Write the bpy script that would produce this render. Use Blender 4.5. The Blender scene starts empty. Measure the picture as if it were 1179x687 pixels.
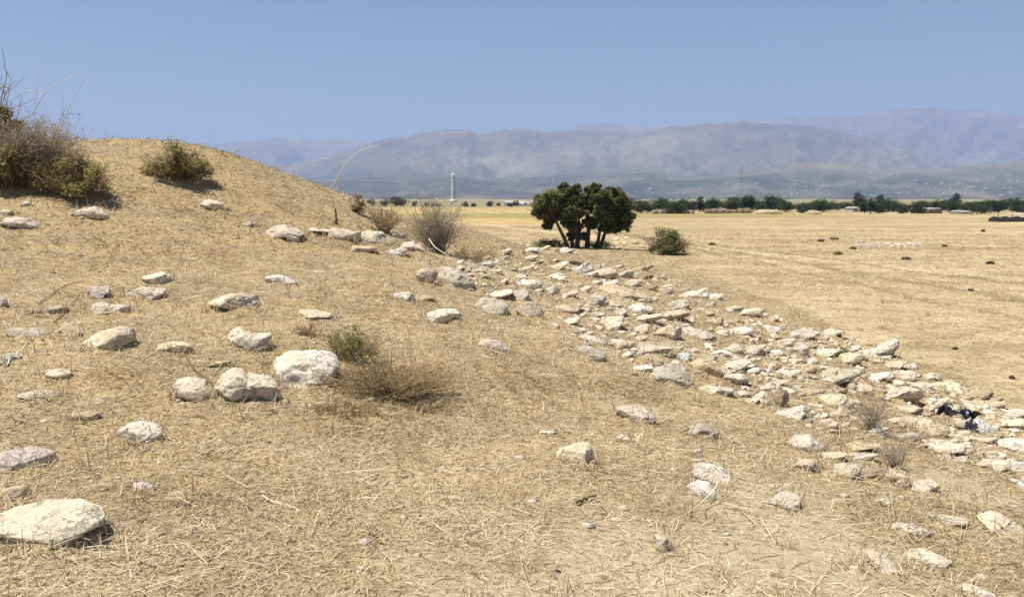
import bpy, math, random
import numpy as np
from mathutils import Vector

R = math.radians
rng = np.random.default_rng(7)
random.seed(7)
scene = bpy.context.scene
COL = scene.collection

# ------------------------------------------------------------------ camera model
F = 1021.0                      # focal length in units of a 1179 px wide picture
CX, CY, HOR = 589.5, 343.5, 228.0
PITCH = math.atan((CY - HOR) / F)
EYE = np.array([0.0, 0.0, 1.6])
PLAIN = -1.4


def ray(px, py):
    """direction of a picture point, scaled so that its y component is 1"""
    u, v = (px - CX) / F, (CY - py) / F
    d = np.array([u, math.cos(PITCH) + v * math.sin(PITCH), -math.sin(PITCH) + v * math.cos(PITCH)])
    return d / d[1]


def at(px, py, Y):
    return EYE + ray(px, py) * Y


def proj(p):
    d = np.asarray(p, float) - EYE
    w = d[1] * math.cos(PITCH) - d[2] * math.sin(PITCH)
    v = d[1] * math.sin(PITCH) + d[2] * math.cos(PITCH)
    return CX + F * d[0] / w, CY - F * v / w


# ------------------------------------------------------------------ noise
def _h(ix, iy, iz, seed):
    n = (ix.astype(np.int64) * 374761393 + iy.astype(np.int64) * 668265263 + iz.astype(np.int64) * 1274126177 + seed * 974711)
    n = (n & 0xFFFFFFFF).astype(np.uint32)
    n = (n ^ (n >> np.uint32(13))) * np.uint32(1274126177)
    n = (n ^ (n >> np.uint32(16))) * np.uint32(2246822519)
    n = n ^ (n >> np.uint32(15))
    return n.astype(np.float64) / 2147483648.0 - 1.0


def vnoise(x, y, z=None, seed=0):
    x = np.asarray(x, float); y = np.asarray(y, float)
    x0 = np.floor(x); y0 = np.floor(y)
    fx = x - x0; fy = y - y0
    fx = fx * fx * fx * (fx * (fx * 6 - 15) + 10); fy = fy * fy * fy * (fy * (fy * 6 - 15) + 10)
    def plane(k):
        a = _h(x0, y0, k, seed); b = _h(x0 + 1, y0, k, seed); c = _h(x0, y0 + 1, k, seed); d = _h(x0 + 1, y0 + 1, k, seed)
        return (a + (b - a) * fx) * (1 - fy) + (c + (d - c) * fx) * fy
    if z is None:
        return plane(np.zeros_like(x0))
    z = np.asarray(z, float); z0 = np.floor(z); fz = z - z0
    fz = fz * fz * fz * (fz * (fz * 6 - 15) + 10)
    return plane(z0) * (1 - fz) + plane(z0 + 1) * fz


def fbm(x, y, z=None, octv=4, seed=0, gain=0.5):
    s, a, t = 0.0, 1.0, 0.0
    for k in range(octv):
        f = 2.03 ** k
        s = s + a * vnoise(np.asarray(x) * f + 17.3 * k, np.asarray(y) * f - 9.1 * k, None if z is None else np.asarray(z) * f + 5.7 * k, seed + k)
        t += a; a *= gain
    return s / t


def sstep(a, b, x):
    t = np.clip((np.asarray(x, float) - a) / (b - a), 0, 1)
    return t * t * (3 - 2 * t)


# ------------------------------------------------------------------ terrain height
CP = [  # picture x, picture y, distance
    (0, 687, 3.0), (300, 687, 3.4), (600, 687, 3.65), (900, 687, 3.95), (1179, 687, 4.3),
    (0, 580, 4.1), (300, 580, 4.45), (600, 580, 4.8), (900, 580, 5.3), (1179, 600, 5.9),
    (0, 500, 5.2), (300, 500, 5.7), (600, 500, 6.3), (900, 500, 7.5), (1060, 500, 9.0), (1179, 500, 11.2),
    (0, 400, 7.3), (300, 400, 7.9), (600, 400, 9.6), (760, 410, 10.9), (900, 400, 14.2), (1000, 405, 16.8),
    (0, 330, 10.0), (300, 330, 10.9), (500, 330, 13.0), (650, 330, 17.5), (740, 325, 25.0),
    (0, 270, 12.8), (200, 270, 13.8), (400, 275, 15.6), (480, 285, 17.0), (560, 295, 24.0), (620, 290, 33.0),
    (0, 225, 14.6), (110, 222, 15.2), (250, 230, 16.2), (380, 245, 18.0),
    (0, 172, 18.0), (100, 163, 18.0), (180, 167, 18.2), (240, 174, 18.5), (300, 191, 19.2), (360, 213, 20.6), (415, 232, 22.5), (455, 246, 25.0), (500, 256, 28.5),
]
pts = [at(*c) for c in CP]
pts += [np.array(p, float) for p in [
    (-14, 10, 1.9), (-20, 20, 1.9), (-14, 26, 2.0), (-8, 27, 1.4), (-4.5, 29, 0.7), (-1, 35, -0.2), (-12, 36, 0.6), (-22, 35, .4),
    (-5, 42, -1.0), (0, 47, -1.15), (3.5, 50, -1.15), (4.3, 54, -1.15), (7, 53, -1.3), (-14, 48, -1.3), (-5, 55, -1.4), (-26, 45, -1.3), (-32, 20, 0),
    (0, 0, 0), (-4, 0, .5), (4, 0, -.6), (8, 0, -1.35), (0, -6, -.3), (-6, -6, .6), (-15, -2, 1.0), (-10, -14, -.6), (3, -14, -1.3), (-28, -8, -.8), (-36, 6, -1.3),
    (8.5, 8, -1.4), (8.5, 14, -1.4), (8.5, 20, -1.4), (8.0, 27, -1.4), (8.0, 35, -1.4), (9, 44, -1.4), (12, 4, -1.4), (14, 20, -1.4), (14, 40, -1.4)]]
P = np.array(pts)


def _U(d2):
    return 0.5 * d2 * np.log(d2 + 1e-9)


_n = len(P)
_K = _U(((P[:, None, :2] - P[None, :, :2]) ** 2).sum(-1)) + np.eye(_n) * 0.25
_A = np.zeros((_n + 3, _n + 3)); _A[:_n, :_n] = _K; _A[:_n, _n] = 1; _A[:_n, _n + 1:] = P[:, :2]
_A[_n:, :_n] = _A[:_n, _n:].T
_W = np.linalg.solve(_A, np.concatenate([P[:, 2] - PLAIN, np.zeros(3)]))


def H0(x, y):
    x = np.atleast_1d(np.asarray(x, float)); y = np.atleast_1d(np.asarray(y, float))
    z = np.zeros_like(x)
    near = (x > -44) & (x < 14) & (y > -22) & (y < 64)
    if near.any():
        xx, yy = x[near], y[near]
        s = _W[_n] + _W[_n + 1] * xx + _W[_n + 2] * yy
        for i in range(_n):
            s = s + _W[i] * _U((xx - P[i, 0]) ** 2 + (yy - P[i, 1]) ** 2)
        m = sstep(-44, -30, xx) * (1 - sstep(9, 13, xx)) * sstep(-22, -12, yy) * (1 - sstep(50, 62, yy))
        s = np.where(s > 0.05, s, 0.05 * np.exp(np.minimum((s - 0.05) / 0.05, 0)))   # never under the plain
        z[near] = s * m
    return z + PLAIN


def H(x, y):
    """ground with its swells and clods"""
    x = np.atleast_1d(np.asarray(x, float)); y = np.atleast_1d(np.asarray(y, float))
    r = np.hypot(x, y)
    z = H0(x, y)
    z = z + 0.045 * fbm(x / 1.6, y / 1.6, octv=3, seed=3) * (1 - sstep(60, 150, r))
    z = z + 0.10 * fbm(x / 14, y / 14, octv=2, seed=5) * sstep(14, 40, r) * (1 - sstep(150, 400, r))
    return z


BANKS = []       # soil banked up against the larger stones: x, y, cos, sin, half width, half depth, height


def Hd(x, y):
    r = np.hypot(x, y)
    z = H(x, y)
    n = fbm(np.asarray(x) / 0.16, np.asarray(y) / 0.16, octv=3, seed=11, gain=0.6)
    m = 0.35 + 0.65 * sstep(-0.2, 0.35, fbm(np.asarray(x) / 0.9, np.asarray(y) / 0.9, octv=2, seed=15))
    z = z + (0.020 * n * m) * (1 - sstep(25, 60, r))
    x = np.asarray(x, float); y = np.asarray(y, float)
    for (qx, qy, ca, sa, a, b, h) in BANKS:
        R_ = 1.9 * max(a, b)
        k = np.nonzero((np.abs(x - qx) < R_) & (np.abs(y - qy) < R_))[0]
        if len(k) == 0: continue
        dx, dy = x[k] - qx, y[k] - qy
        d = np.hypot((dx * ca - dy * sa) / a, (dx * sa + dy * ca) / b)
        z[k] += h * np.exp(-(np.maximum(d - .85, 0) / .32) ** 2) * (.55 + .9 * vnoise(x[k] * 9, y[k] * 9, seed=61))
    return z


def hit(px, py, lift=0.0, ymax=900):
    d = ray(px, py)
    Y = np.geomspace(2.2, ymax, 420)
    f = EYE[2] + d[2] * Y - H(d[0] * Y, Y) - lift
    k = np.argmax(f < 0)
    if f[k] >= 0:
        return None
    if k == 0:
        return EYE + d * Y[0]
    a, b = Y[k - 1], Y[k]
    for _ in range(18):
        m = .5 * (a + b)
        if EYE[2] + d[2] * m - H(d[0] * m, m)[0] - lift < 0: b = m
        else: a = m
    return EYE + d * b


# ------------------------------------------------------------------ materials
def new_mat(name):
    m = bpy.data.materials.new(name); m.use_nodes = True
    nt = m.node_tree
    b = nt.nodes['Principled BSDF']
    b.inputs['Specular IOR Level'].default_value = 0.15
    b.inputs['Roughness'].default_value = 0.9
    return m, nt, b


class N:
    def __init__(s, nt): s.nt = nt
    def node(s, t, **kw):
        n = s.nt.nodes.new(t)
        for k, v in kw.items(): setattr(n, k, v)
        return n
    def link(s, a, b): s.nt.links.new(a, b)
    def put(s, sock, v):
        if isinstance(v, bpy.types.NodeSocket): s.link(v, sock)
        elif isinstance(v, (tuple, list)) and len(v) == 3 and sock.type == 'RGBA': sock.default_value = (*v, 1)
        else: sock.default_value = v
    def math(s, op, a, b=None, c=None, clamp=False):
        n = s.node('ShaderNodeMath', operation=op, use_clamp=clamp)
        s.put(n.inputs[0], a)
        if b is not None: s.put(n.inputs[1], b)
        if c is not None: s.put(n.inputs[2], c)
        return n.outputs[0]
    def noise(s, vec, scale, detail=4, rough=.55, dist=0.0, w=None):
        n = s.node('ShaderNodeTexNoise')
        if vec is not None: s.link(vec, n.inputs['Vector'])
        n.inputs['Scale'].default_value = scale; n.inputs['Detail'].default_value = detail
        n.inputs['Roughness'].default_value = rough; n.inputs['Distortion'].default_value = dist
        return n.outputs[0]
    def voro(s, vec, scale, feature='F1', rand=1.0):
        n = s.node('ShaderNodeTexVoronoi', feature=feature)
        s.link(vec, n.inputs['Vector']); n.inputs['Scale'].default_value = scale; n.inputs['Randomness'].default_value = rand
        return n.outputs['Distance'], n.outputs['Color'] if 'Color' in n.outputs else None
    def ramp(s, fac, stops, interp='LINEAR'):
        n = s.node('ShaderNodeValToRGB'); s.link(fac, n.inputs[0])
        e = n.color_ramp; e.interpolation = interp
        while len(e.elements) < len(stops): e.elements.new(.5)
        for el, (p, c) in zip(e.elements, stops):
            el.position = p; el.color = (*c, 1) if len(c) == 3 else c
        return n.outputs[0]
    def step(s, x, a, b):
        n = s.node('ShaderNodeMapRange', interpolation_type='SMOOTHSTEP'); s.put(n.inputs[0], x)
        n.inputs[1].default_value = a; n.inputs[2].default_value = b
        return n.outputs[0]
    def mix(s, fac, a, b, mode='MIX'):
        n = s.node('ShaderNodeMix', data_type='RGBA', blend_type=mode)
        s.put(n.inputs[0], fac); s.put(n.inputs[6], a); s.put(n.inputs[7], b)
        return n.outputs[2]
    def mapping(s, vec, scale=(1, 1, 1), rot=(0, 0, 0), loc=(0, 0, 0)):
        n = s.node('ShaderNodeMapping'); s.link(vec, n.inputs[0])
        n.inputs['Scale'].default_value = scale; n.inputs['Rotation'].default_value = rot; n.inputs['Location'].default_value = loc
        return n.outputs[0]
    def coord(s, which='Object'):
        return s.node('ShaderNodeTexCoord').outputs[which]
    def bump(s, h, strength, dist, prev=None):
        n = s.node('ShaderNodeBump'); s.link(h, n.inputs['Height'])
        n.inputs['Strength'].default_value = strength; n.inputs['Distance'].default_value = dist
        if prev is not None: s.link(prev, n.inputs['Normal'])
        return n.outputs[0]


def ground_material():
    m, nt, b = new_mat('dry_ground'); n = N(nt)
    co = n.coord()
    big = n.noise(co, 0.22, 3, .5)
    med = n.noise(co, 1.3, 4, .6)
    fine = n.noise(co, 22, 5, .7)
    # matted straw: stretched fibres lying in several directions
    fib = None
    for k, (ang, sx) in enumerate([(20, 1), (75, 1.2), (130, .9), (165, 1.1)]):
        v = n.mapping(co, scale=(130 * sx, 14 * sx, 20), rot=(0, 0, R(ang)), loc=(3.1 * k, 1.7 * k, 0))
        f = n.noise(v, 1.0, 2, .5, .4)
        fib = f if fib is None else n.math('MAXIMUM', fib, f)
    straw = n.ramp(fib, [(0.50, (.21, .158, .092)), (0.60, (.37, .292, .174)), (0.70, (.485, .40, .252)), (0.80, (.60, .52, .36))])
    gold = n.mix(n.step(med, .40, .62), (.86, .85, .84), (1.04, .98, .86), 'MIX')
    straw = n.mix(1.0, straw, gold, 'MULTIPLY')
    soil = n.ramp(n.noise(co, 35, 6, .75), [(0.30, (.20, .155, .095)), (0.46, (.35, .29, .19)), (0.62, (.44, .375, .255)), (0.78, (.56, .49, .36))])
    attr = n.node('ShaderNodeAttribute', attribute_name='zone')     # r: bare soil, g: flat plain
    sep = n.node('ShaderNodeSeparateColor'); n.link(attr.outputs['Color'], sep.inputs[0])
    bare = n.step(n.math('ADD', sep.outputs[0], n.math('MULTIPLY', n.math('SUBTRACT', med, .5), .9)), .38, .68)
    near = n.mix(bare, straw, soil)
    near = n.mix(n.math('MULTIPLY', n.step(n.noise(co, .95, 5, .65), .52, .66), .45), near, (.23, .160, .085))
    # dark litter, droppings and holes
    dk = n.noise(co, 9, 4, .65)
    near = n.mix(n.math('MULTIPLY', n.step(dk, .60, .72), .55), near, (.13, .085, .045))
    d, _ = n.voro(co, 4.2)
    near = n.mix(n.math('MULTIPLY', n.step(d, .085, .05), n.step(med, .5, .6)), near, (.05, .035, .02))
    # plain: stubble with furrow streaks, plots and tracks
    pv = n.mapping(co, scale=(.05, .45, 1), rot=(0, 0, R(-12)))
    streak = n.noise(pv, 1.0, 5, .62)
    blot = n.noise(co, .16, 6, .62)
    small = n.noise(co, 2.6, 5, .7)
    pl = n.ramp(n.math('ADD', n.math('MULTIPLY', streak, .5), n.math('ADD', n.math('MULTIPLY', blot, .25), n.math('MULTIPLY', small, .25))),
                [(0.36, (.215, .158, .088)), (0.46, (.345, .266, .150)), (0.54, (.42, .332, .192)), (0.66, (.51, .415, .262))])
    sx = n.node('ShaderNodeSeparateXYZ'); n.link(co, sx.inputs[0])
    X, Y = sx.outputs[0], sx.outputs[1]
    wob = n.math('MULTIPLY', n.math('SUBTRACT', blot, .5), 26.0)
    yy = n.math('ADD', Y, wob)
    # ripe yellow plot beyond the mound, greener strip before the trees, browner strip nearer
    yel = n.math('MULTIPLY', n.step(yy, 95, 108), n.step(X, 14, 2))
    pl = n.mix(n.math('MULTIPLY', yel, .8), pl, (.44, .325, .125))
    band = n.math('MULTIPLY', n.math('MULTIPLY', n.step(yy, 128, 140), n.step(yy, 182, 168)), n.step(X, 75, 40))
    pl = n.mix(n.math('MULTIPLY', band, .8), pl, (.25, .22, .075))
    brn = n.math('MULTIPLY', n.math('MULTIPLY', n.step(yy, 78, 86), n.step(yy, 99, 92)), n.step(X, 30, 12))
    pl = n.mix(n.math('MULTIPLY', brn, .6), pl, (.27, .20, .10))
    far = n.step(Y, 200, 330)
    farc = n.ramp(n.noise(n.mapping(co, scale=(.004, .016, 1)), 1.0, 5, .6), [(.36, (.12, .12, .06)), (.5, (.27, .22, .12)), (.64, (.36, .30, .18))])
    pl = n.mix(far, pl, farc)
    # wheel tracks across the plain
    for (px, py, qx, qy, w, c) in [(840, 289, 1179, 322, 1.1, (.52, .43, .27)), (860, 287, 1200, 330, .55, (.19, .14, .075)), (880, 296, 1200, 350, .55, (.18, .135, .07)), (900, 309, 1200, 372, .4, (.22, .165, .09))]:
        a = hit(px, py); c2 = hit(qx, qy)
        t = (c2 - a)[:2]; t = t / np.hypot(*t); nx, ny = -t[1], t[0]
        dd = n.math('ABSOLUTE', n.math('ADD', n.math('ADD', n.math('MULTIPLY', X, float(nx)), n.math('MULTIPLY', Y, float(ny))),
                    n.math('ADD', float(-(nx * a[0] + ny * a[1])), n.math('MULTIPLY', n.math('SUBTRACT', n.noise(co, .12, 2), .5), 2.2))))
        pl = n.mix(n.math('MULTIPLY', n.math('MULTIPLY', n.step(dd, w, w * .2), n.step(small, .30, .5)), .75), pl, c)
    tuft = n.noise(co, .9, 5, .7)
    pl = n.mix(n.math('MULTIPLY', n.step(tuft, .56, .68), .65), pl, (.20, .145, .075))
    mot = n.noise(co, .42, 6, .72)
    pl = n.mix(n.math('MULTIPLY', n.step(mot, .50, .64), .65), pl, (.235, .178, .095))
    pl = n.mix(n.math('MULTIPLY', n.step(mot, .46, .34), .45), pl, (.50, .415, .275))
    mask = n.step(n.math('ADD', sep.outputs[1], n.math('MULTIPLY', n.math('SUBTRACT', med, .5), .5)), .3, .7)
    col = n.mix(mask, near, pl)
    n.link(col, b.inputs['Base Color'])
    hgt = n.math('ADD', n.math('MULTIPLY', n.math('MULTIPLY', fib, .8), n.math('SUBTRACT', 1.0, bare)), n.math('MULTIPLY', fine, .5))
    n.link(n.bump(hgt, .35, .015), b.inputs['Normal'])
    b.inputs['Roughness'].default_value = 1.0
    b.inputs['Specular IOR Level'].default_value = 0.05
    return m


def rock_material():
    m, nt, b = new_mat('weathered_limestone'); n = N(nt)
    co = n.coord()
    oi = n.node('ShaderNodeObjectInfo')
    sh = n.node('ShaderNodeVectorMath', operation='ADD')
    n.link(co, sh.inputs[0])
    rv = n.node('ShaderNodeCombineXYZ'); rnd = n.math('MULTIPLY', oi.outputs['Random'], 50.0)
    n.link(rnd, rv.inputs[0]); n.link(rnd, rv.inputs[1]); n.link(rv.outputs[0], sh.inputs[1])
    v = sh.outputs[0]
    a = n.noise(v, 5, 6, .62)
    f = n.noise(v, 34, 6, .72)
    tone = n.ramp(a, [(.30, (.70, .65, .57)), (.45, (.90, .88, .84)), (.58, (1.0, .99, .97)), (.72, (1.08, 1.04, .96))])
    c = n.mix(1.0, oi.outputs['Color'], tone, 'MULTIPLY')
    c = n.mix(n.math('MULTIPLY', n.step(n.noise(v, 11, 5, .7), .58, .70), .30), c, (.30, .265, .215))      # grey lichen
    c = n.mix(n.math('MULTIPLY', n.step(n.noise(v, 3.2, 3, .6), .56, .70), .45), c, (.42, .31, .18))     # ochre earth stain
    c = n.mix(n.math('MULTIPLY', n.step(f, .65, .74), .5), c, (.13, .11, .085))                         # pits
    crk = n.math('ABSOLUTE', n.math('SUBTRACT', n.noise(v, 4.5, 6, .68, .0), .5))
    crk = n.math('MULTIPLY', n.step(crk, .016, .004), n.step(a, .42, .54))
    c = n.mix(n.math('MULTIPLY', crk, .26), c, (.12, .095, .07))                                         # cracks
    c = n.mix(n.math('MULTIPLY', n.step(n.noise(v, 60, 4, .7), .60, .70), .4), c, (.20, .17, .13))
    n.link(c, b.inputs['Base Color'])
    h = n.math('SUBTRACT', n.math('MULTIPLY', f, .5), n.math('MULTIPLY', crk, .5))
    h = n.math('ADD', n.math('MULTIPLY', h, 1.0), n.math('MULTIPLY', n.noise(v, 12, 4, .6), .8))
    d, _ = n.voro(v, 16)
    h = n.math('ADD', h, n.math('MULTIPLY', n.step(d, .0, .28), .35))
    n.link(n.bump(h, .9, .035), b.inputs['Normal'])
    b.inputs['Roughness'].default_value = .95
    return m


def ramp_attr_material(name, stops, translucent=0.0, rough=.85, attr='tone'):
    m, nt, b = new_mat(name); n = N(nt)
    at_ = n.node('ShaderNodeAttribute', attribute_name=attr)
    c = n.ramp(at_.outputs['Fac'], stops)
    n.link(c, b.inputs['Base Color'])
    b.inputs['Roughness'].default_value = rough
    if translucent:
        t = n.node('ShaderNodeBsdfTranslucent'); n.link(c, t.inputs[0])
        mx = n.node('ShaderNodeMixShader'); mx.inputs[0].default_value = translucent
        n.link(b.outputs[0], mx.inputs[1]); n.link(t.outputs[0], mx.inputs[2])
        n.link(mx.outputs[0], nt.nodes['Material Output'].inputs[0])
    return m


def noise_material(name, c0, c1, scale=6, bump=.3, rough=.9, stretch=(1, 1, 1)):
    m, nt, b = new_mat(name); n = N(nt)
    v = n.mapping(n.coord(), scale=stretch)
    f = n.noise(v, scale, 5, .65)
    n.link(n.ramp(f, [(.35, c0), (.65, c1)]), b.inputs['Base Color'])
    if bump: n.link(n.bump(f, bump, .05), b.inputs['Normal'])
    b.inputs['Roughness'].default_value = rough
    return m


def mountain_material():
    m, nt, b = new_mat('bare_mountain'); n = N(nt)
    co = n.coord()
    k = n.mapping(co, scale=(.001, .001, .002))
    big = n.noise(k, .9, 5, .6)
    med = n.noise(k, 7.0, 8, .75)
    base = n.ramp(n.math('ADD', n.math('MULTIPLY', big, .5), n.math('MULTIPLY', med, .5)),
                  [(.40, (.12, .11, .09)), (.47, (.175, .15, .115)), (.53, (.23, .19, .145)), (.61, (.32, .265, .205))])
    sx = n.node('ShaderNodeSeparateXYZ'); n.link(co, sx.inputs[0])
    low = n.step(n.math('ADD', sx.outputs[2], n.math('MULTIPLY', n.math('SUBTRACT', big, .5), 160)), 190, 60)
    lowc = n.ramp(n.noise(n.mapping(co, scale=(.004, .0025, .01)), 1.0, 7, .7), [(.40, (.06, .065, .05)), (.5, (.105, .10, .075)), (.60, (.18, .155, .12)), (.72, (.28, .24, .185))])
    c = n.mix(low, base, lowc)
    n.link(c, b.inputs['Base Color'])
    n.link(n.bump(med, .6, 120), b.inputs['Normal'])
    b.inputs['Roughness'].default_value = 1
    return m


MAT_GROUND = ground_material()
MAT_ROCK = rock_material()
MAT_STRAW = ramp_attr_material('dry_straw', [(0, (.145, .103, .062)), (.25, (.315, .244, .15)), (.55, (.48, .392, .252)), (.8, (.60, .512, .352)), (1, (.69, .62, .47))], .18)
MAT_BROWN = ramp_attr_material('brown_dry_twig', [(0, (.16, .105, .058)), (.4, (.32, .225, .12)), (.75, (.47, .36, .20)), (1, (.60, .49, .30))], .2)
MAT_LEAF = ramp_attr_material('dark_green_leaf', [(0, (.06, .07, .025)), (.5, (.14, .155, .055)), (1, (.25, .26, .11))], .5, .6)
MAT_OLIVE = ramp_attr_material('olive_leaf', [(0, (.20, .14, .07)), (.35, (.28, .235, .105)), (.7, (.38, .335, .145)), (1, (.52, .46, .25))], .5)
MAT_DRYLEAF = ramp_attr_material('withered_leaf', [(0, (.20, .15, .095)), (.5, (.36, .285, .19)), (1, (.52, .44, .31))], .35)
MAT_SCRUB = ramp_attr_material('dull_scrub_leaf', [(0, (.12, .085, .045)), (.5, (.22, .17, .09)), (1, (.34, .28, .16))], .4)
MAT_SPRIG = ramp_attr_material('fresh_sprig', [(0, (.14, .15, .035)), (.5, (.23, .265, .07)), (1, (.38, .38, .14))], .45)
MAT_FARLEAF = ramp_attr_material('orchard_leaf', [(0, (.016, .028, .014)), (.5, (.042, .060, .026)), (1, (.10, .12, .055))], .2)
MAT_TWIG = ramp_attr_material('grey_dry_twig', [(0, (.22, .17, .125)), (.5, (.40, .335, .26)), (1, (.58, .51, .41))], .15)
MAT_BARK = noise_material('dark_bark', (.035, .026, .018), (.11, .085, .06), 9, .5, .9, (1, 1, .25))
MAT_STALK = noise_material('pale_dry_stalk', (.66, .58, .44), (.80, .74, .60), 8, 0)
MAT_STICK = noise_material('brown_stick', (.10, .065, .035), (.24, .165, .09), 20, .3)
MAT_MOUNT = mountain_material()

# ------------------------------------------------------------------ object helpers
TAGS = []


def tag(o, label=None, cat=None, group=None, kind=None):
    if label: o['label'] = label
    if cat: o['category'] = cat
    if group: o['group'] = group
    if kind: o['kind'] = kind
    return o


def link(name, me, mat=None, parent=None):
    o = bpy.data.objects.new(name, me); COL.objects.link(o)
    if mat is not None and me is not None:
        me.materials.clear(); me.materials.append(mat)
    if parent is not None: o.parent = parent
    return o


def empty(name, loc, rz=0):
    o = bpy.data.objects.new(name, None); COL.objects.link(o)
    o.empty_display_size = .2
    o.location = loc; o.rotation_euler = (0, 0, rz)
    return o


def np_mesh(name, V, polys_flat, counts, smooth=True, tone=None):
    """mesh from numpy arrays: loops' vertex indices and corners per face"""
    V = np.asarray(V, np.float32); polys_flat = np.asarray(polys_flat, np.int32); counts = np.asarray(counts, np.int32)
    me = bpy.data.meshes.new(name)
    me.vertices.add(len(V)); me.vertices.foreach_set('co', V.ravel())
    me.loops.add(len(polys_flat)); me.loops.foreach_set('vertex_index', polys_flat)
    me.polygons.add(len(counts))
    st = np.concatenate([[0], np.cumsum(counts)[:-1]]).astype(np.int32)
    me.polygons.foreach_set('loop_start', st)
    try: me.polygons.foreach_set('loop_total', counts)
    except Exception: pass
    if smooth: me.polygons.foreach_set('use_smooth', np.ones(len(counts), bool))
    if tone is not None:
        a = me.attributes.new('tone', 'FLOAT', 'POINT'); a.data.foreach_set('value', np.asarray(tone, np.float32))
    me.update(calc_edges=True)
    return me


class Tubes:
    """thin tapering tubes collected into one mesh"""
    def __init__(s): s.V = []; s.Fa = []; s.T = []; s.n = 0
    def add(s, pts, rad, sides=3, tone=.5):
        p = np.asarray(pts, float); m = len(p)
        rad = np.broadcast_to(np.asarray(rad, float), (m,)) if np.ndim(rad) else np.full(m, rad)
        t = np.gradient(p, axis=0); t /= np.linalg.norm(t, axis=1)[:, None] + 1e-9
        ref = np.array([0.31, .95, .1]); a = np.cross(t, ref); a /= np.linalg.norm(a, axis=1)[:, None] + 1e-9
        b = np.cross(t, a)
        ang = np.arange(sides) * 2 * np.pi / sides
        ring = p[:, None] + rad[:, None, None] * (a[:, None] * np.cos(ang)[None, :, None] + b[:, None] * np.sin(ang)[None, :, None])
        s.V.append(ring.reshape(-1, 3)); s.T.append(np.full(m * sides, tone))
        for i in range(m - 1):
            for k in range(sides):
                k2 = (k + 1) % sides
                s.Fa.append((s.n + i * sides + k, s.n + i * sides + k2, s.n + (i + 1) * sides + k2, s.n + (i + 1) * sides + k))
        s.n += m * sides
    def mesh(s, name):
        Fa = np.array(s.Fa)
        return np_mesh(name, np.concatenate(s.V), Fa.ravel(), np.full(len(Fa), 4), True, np.concatenate(s.T))


def leaf_mesh(name, C, size, tone, up=0.9, asp=.55, r=None):
    """leaf-sized pointed faces at points C"""
    r = r or rng
    n = len(C)
    nrm = r.normal(size=(n, 3)); nrm[:, 2] = np.abs(nrm[:, 2]) + up; nrm /= np.linalg.norm(nrm, axis=1)[:, None]
    t = np.cross(nrm, r.normal(size=(n, 3))); t /= np.linalg.norm(t, axis=1)[:, None] + 1e-9
    b = np.cross(nrm, t)
    L = (size * r.uniform(.6, 1.35, n))[:, None]
    V = np.stack([C - t * L * .5, C + b * L * asp * .5 + nrm * L * .08, C + t * L * .5, C - b * L * asp * .5 + nrm * L * .08], 1).reshape(-1, 3)
    return np_mesh(name, V, np.arange(4 * n), np.full(n, 4), False, np.repeat(np.clip(tone, 0, 1), 4))


def clump_points(clumps, per, r, shell=.5):
    """points through a set of lumpy clumps (x, y, z, radius); tone varies by clump"""
    P_, T_ = [], []
    tot = sum(c[3] ** 2 for c in clumps)
    for (x, y, z, q) in clumps:
        k = max(6, int(per * q * q / tot))
        d = r.normal(size=(k, 3)); d /= np.linalg.norm(d, axis=1)[:, None]
        rr = q * r.uniform(0, 1, k) ** shell
        lump = 1 + .45 * vnoise(d[:, 0] * 2.2 + x * 7, d[:, 1] * 2.2 + y * 7, d[:, 2] * 2.2 + z * 7, 5)
        p = d * (rr * lump)[:, None] * np.array([1, 1, .85])
        P_.append(p + (x, y, z)); T_.append(np.clip(r.normal(.5, .16) + r.normal(0, .2, k), 0, 1))
    return np.concatenate(P_), np.concatenate(T_)


# ------------------------------------------------------------------ the setting: ground sheet
def build_ground():
    a1 = np.arange(-44, 44.01, .14); a2 = np.arange(47, 316, 3.0)
    ang = np.radians(np.concatenate([a1, a2]))
    rr = [0.6]
    while rr[-1] < 130: rr.append(rr[-1] * (1.0068 if rr[-1] > 2 else 1.05))
    while rr[-1] < 11000: rr.append(rr[-1] * 1.05)
    rr = np.array(rr)
    na, nr = len(ang), len(rr)
    X = np.outer(rr, np.sin(ang)).ravel(); Y = np.outer(rr, np.cos(ang)).ravel()
    Z = Hd(X, Y)
    far = sstep(400, 3000, np.hypot(X, Y)); Z = Z - 0.8 * far
    V = np.column_stack([X, Y, Z]); V = np.vstack([V, [0, 0, H(0, 0)[0]]])
    i = np.arange(nr - 1)[:, None] * na; k = np.arange(na)[None, :]; k2 = (k + 1) % na
    q = np.stack([i + k, i + na + k, i + na + k2, i + k2], -1).reshape(-1, 4)[:, ::-1]
    kk = np.arange(na); tri = np.stack([np.full(na, nr * na), (kk + 1) % na, kk], -1)
    me = np_mesh('ground', V, np.concatenate([q.ravel(), tri.ravel()]), np.concatenate([np.full(len(q), 4), np.full(len(tri), 3)]))
    zone = np.zeros((len(V), 4), np.float32); zone[:, 3] = 1
    zone[:-1, 0] = bare_zone(X, Y)
    zone[:-1, 1] = plain_zone(X, Y)
    a = me.color_attributes.new('zone', 'FLOAT_COLOR', 'POINT'); a.data.foreach_set('color', zone.ravel())
    o = link('ground', me, MAT_GROUND); tag(o, kind='structure')
    if me.polygons[1000].normal.z < 0: me.flip_normals()
    return o


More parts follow.
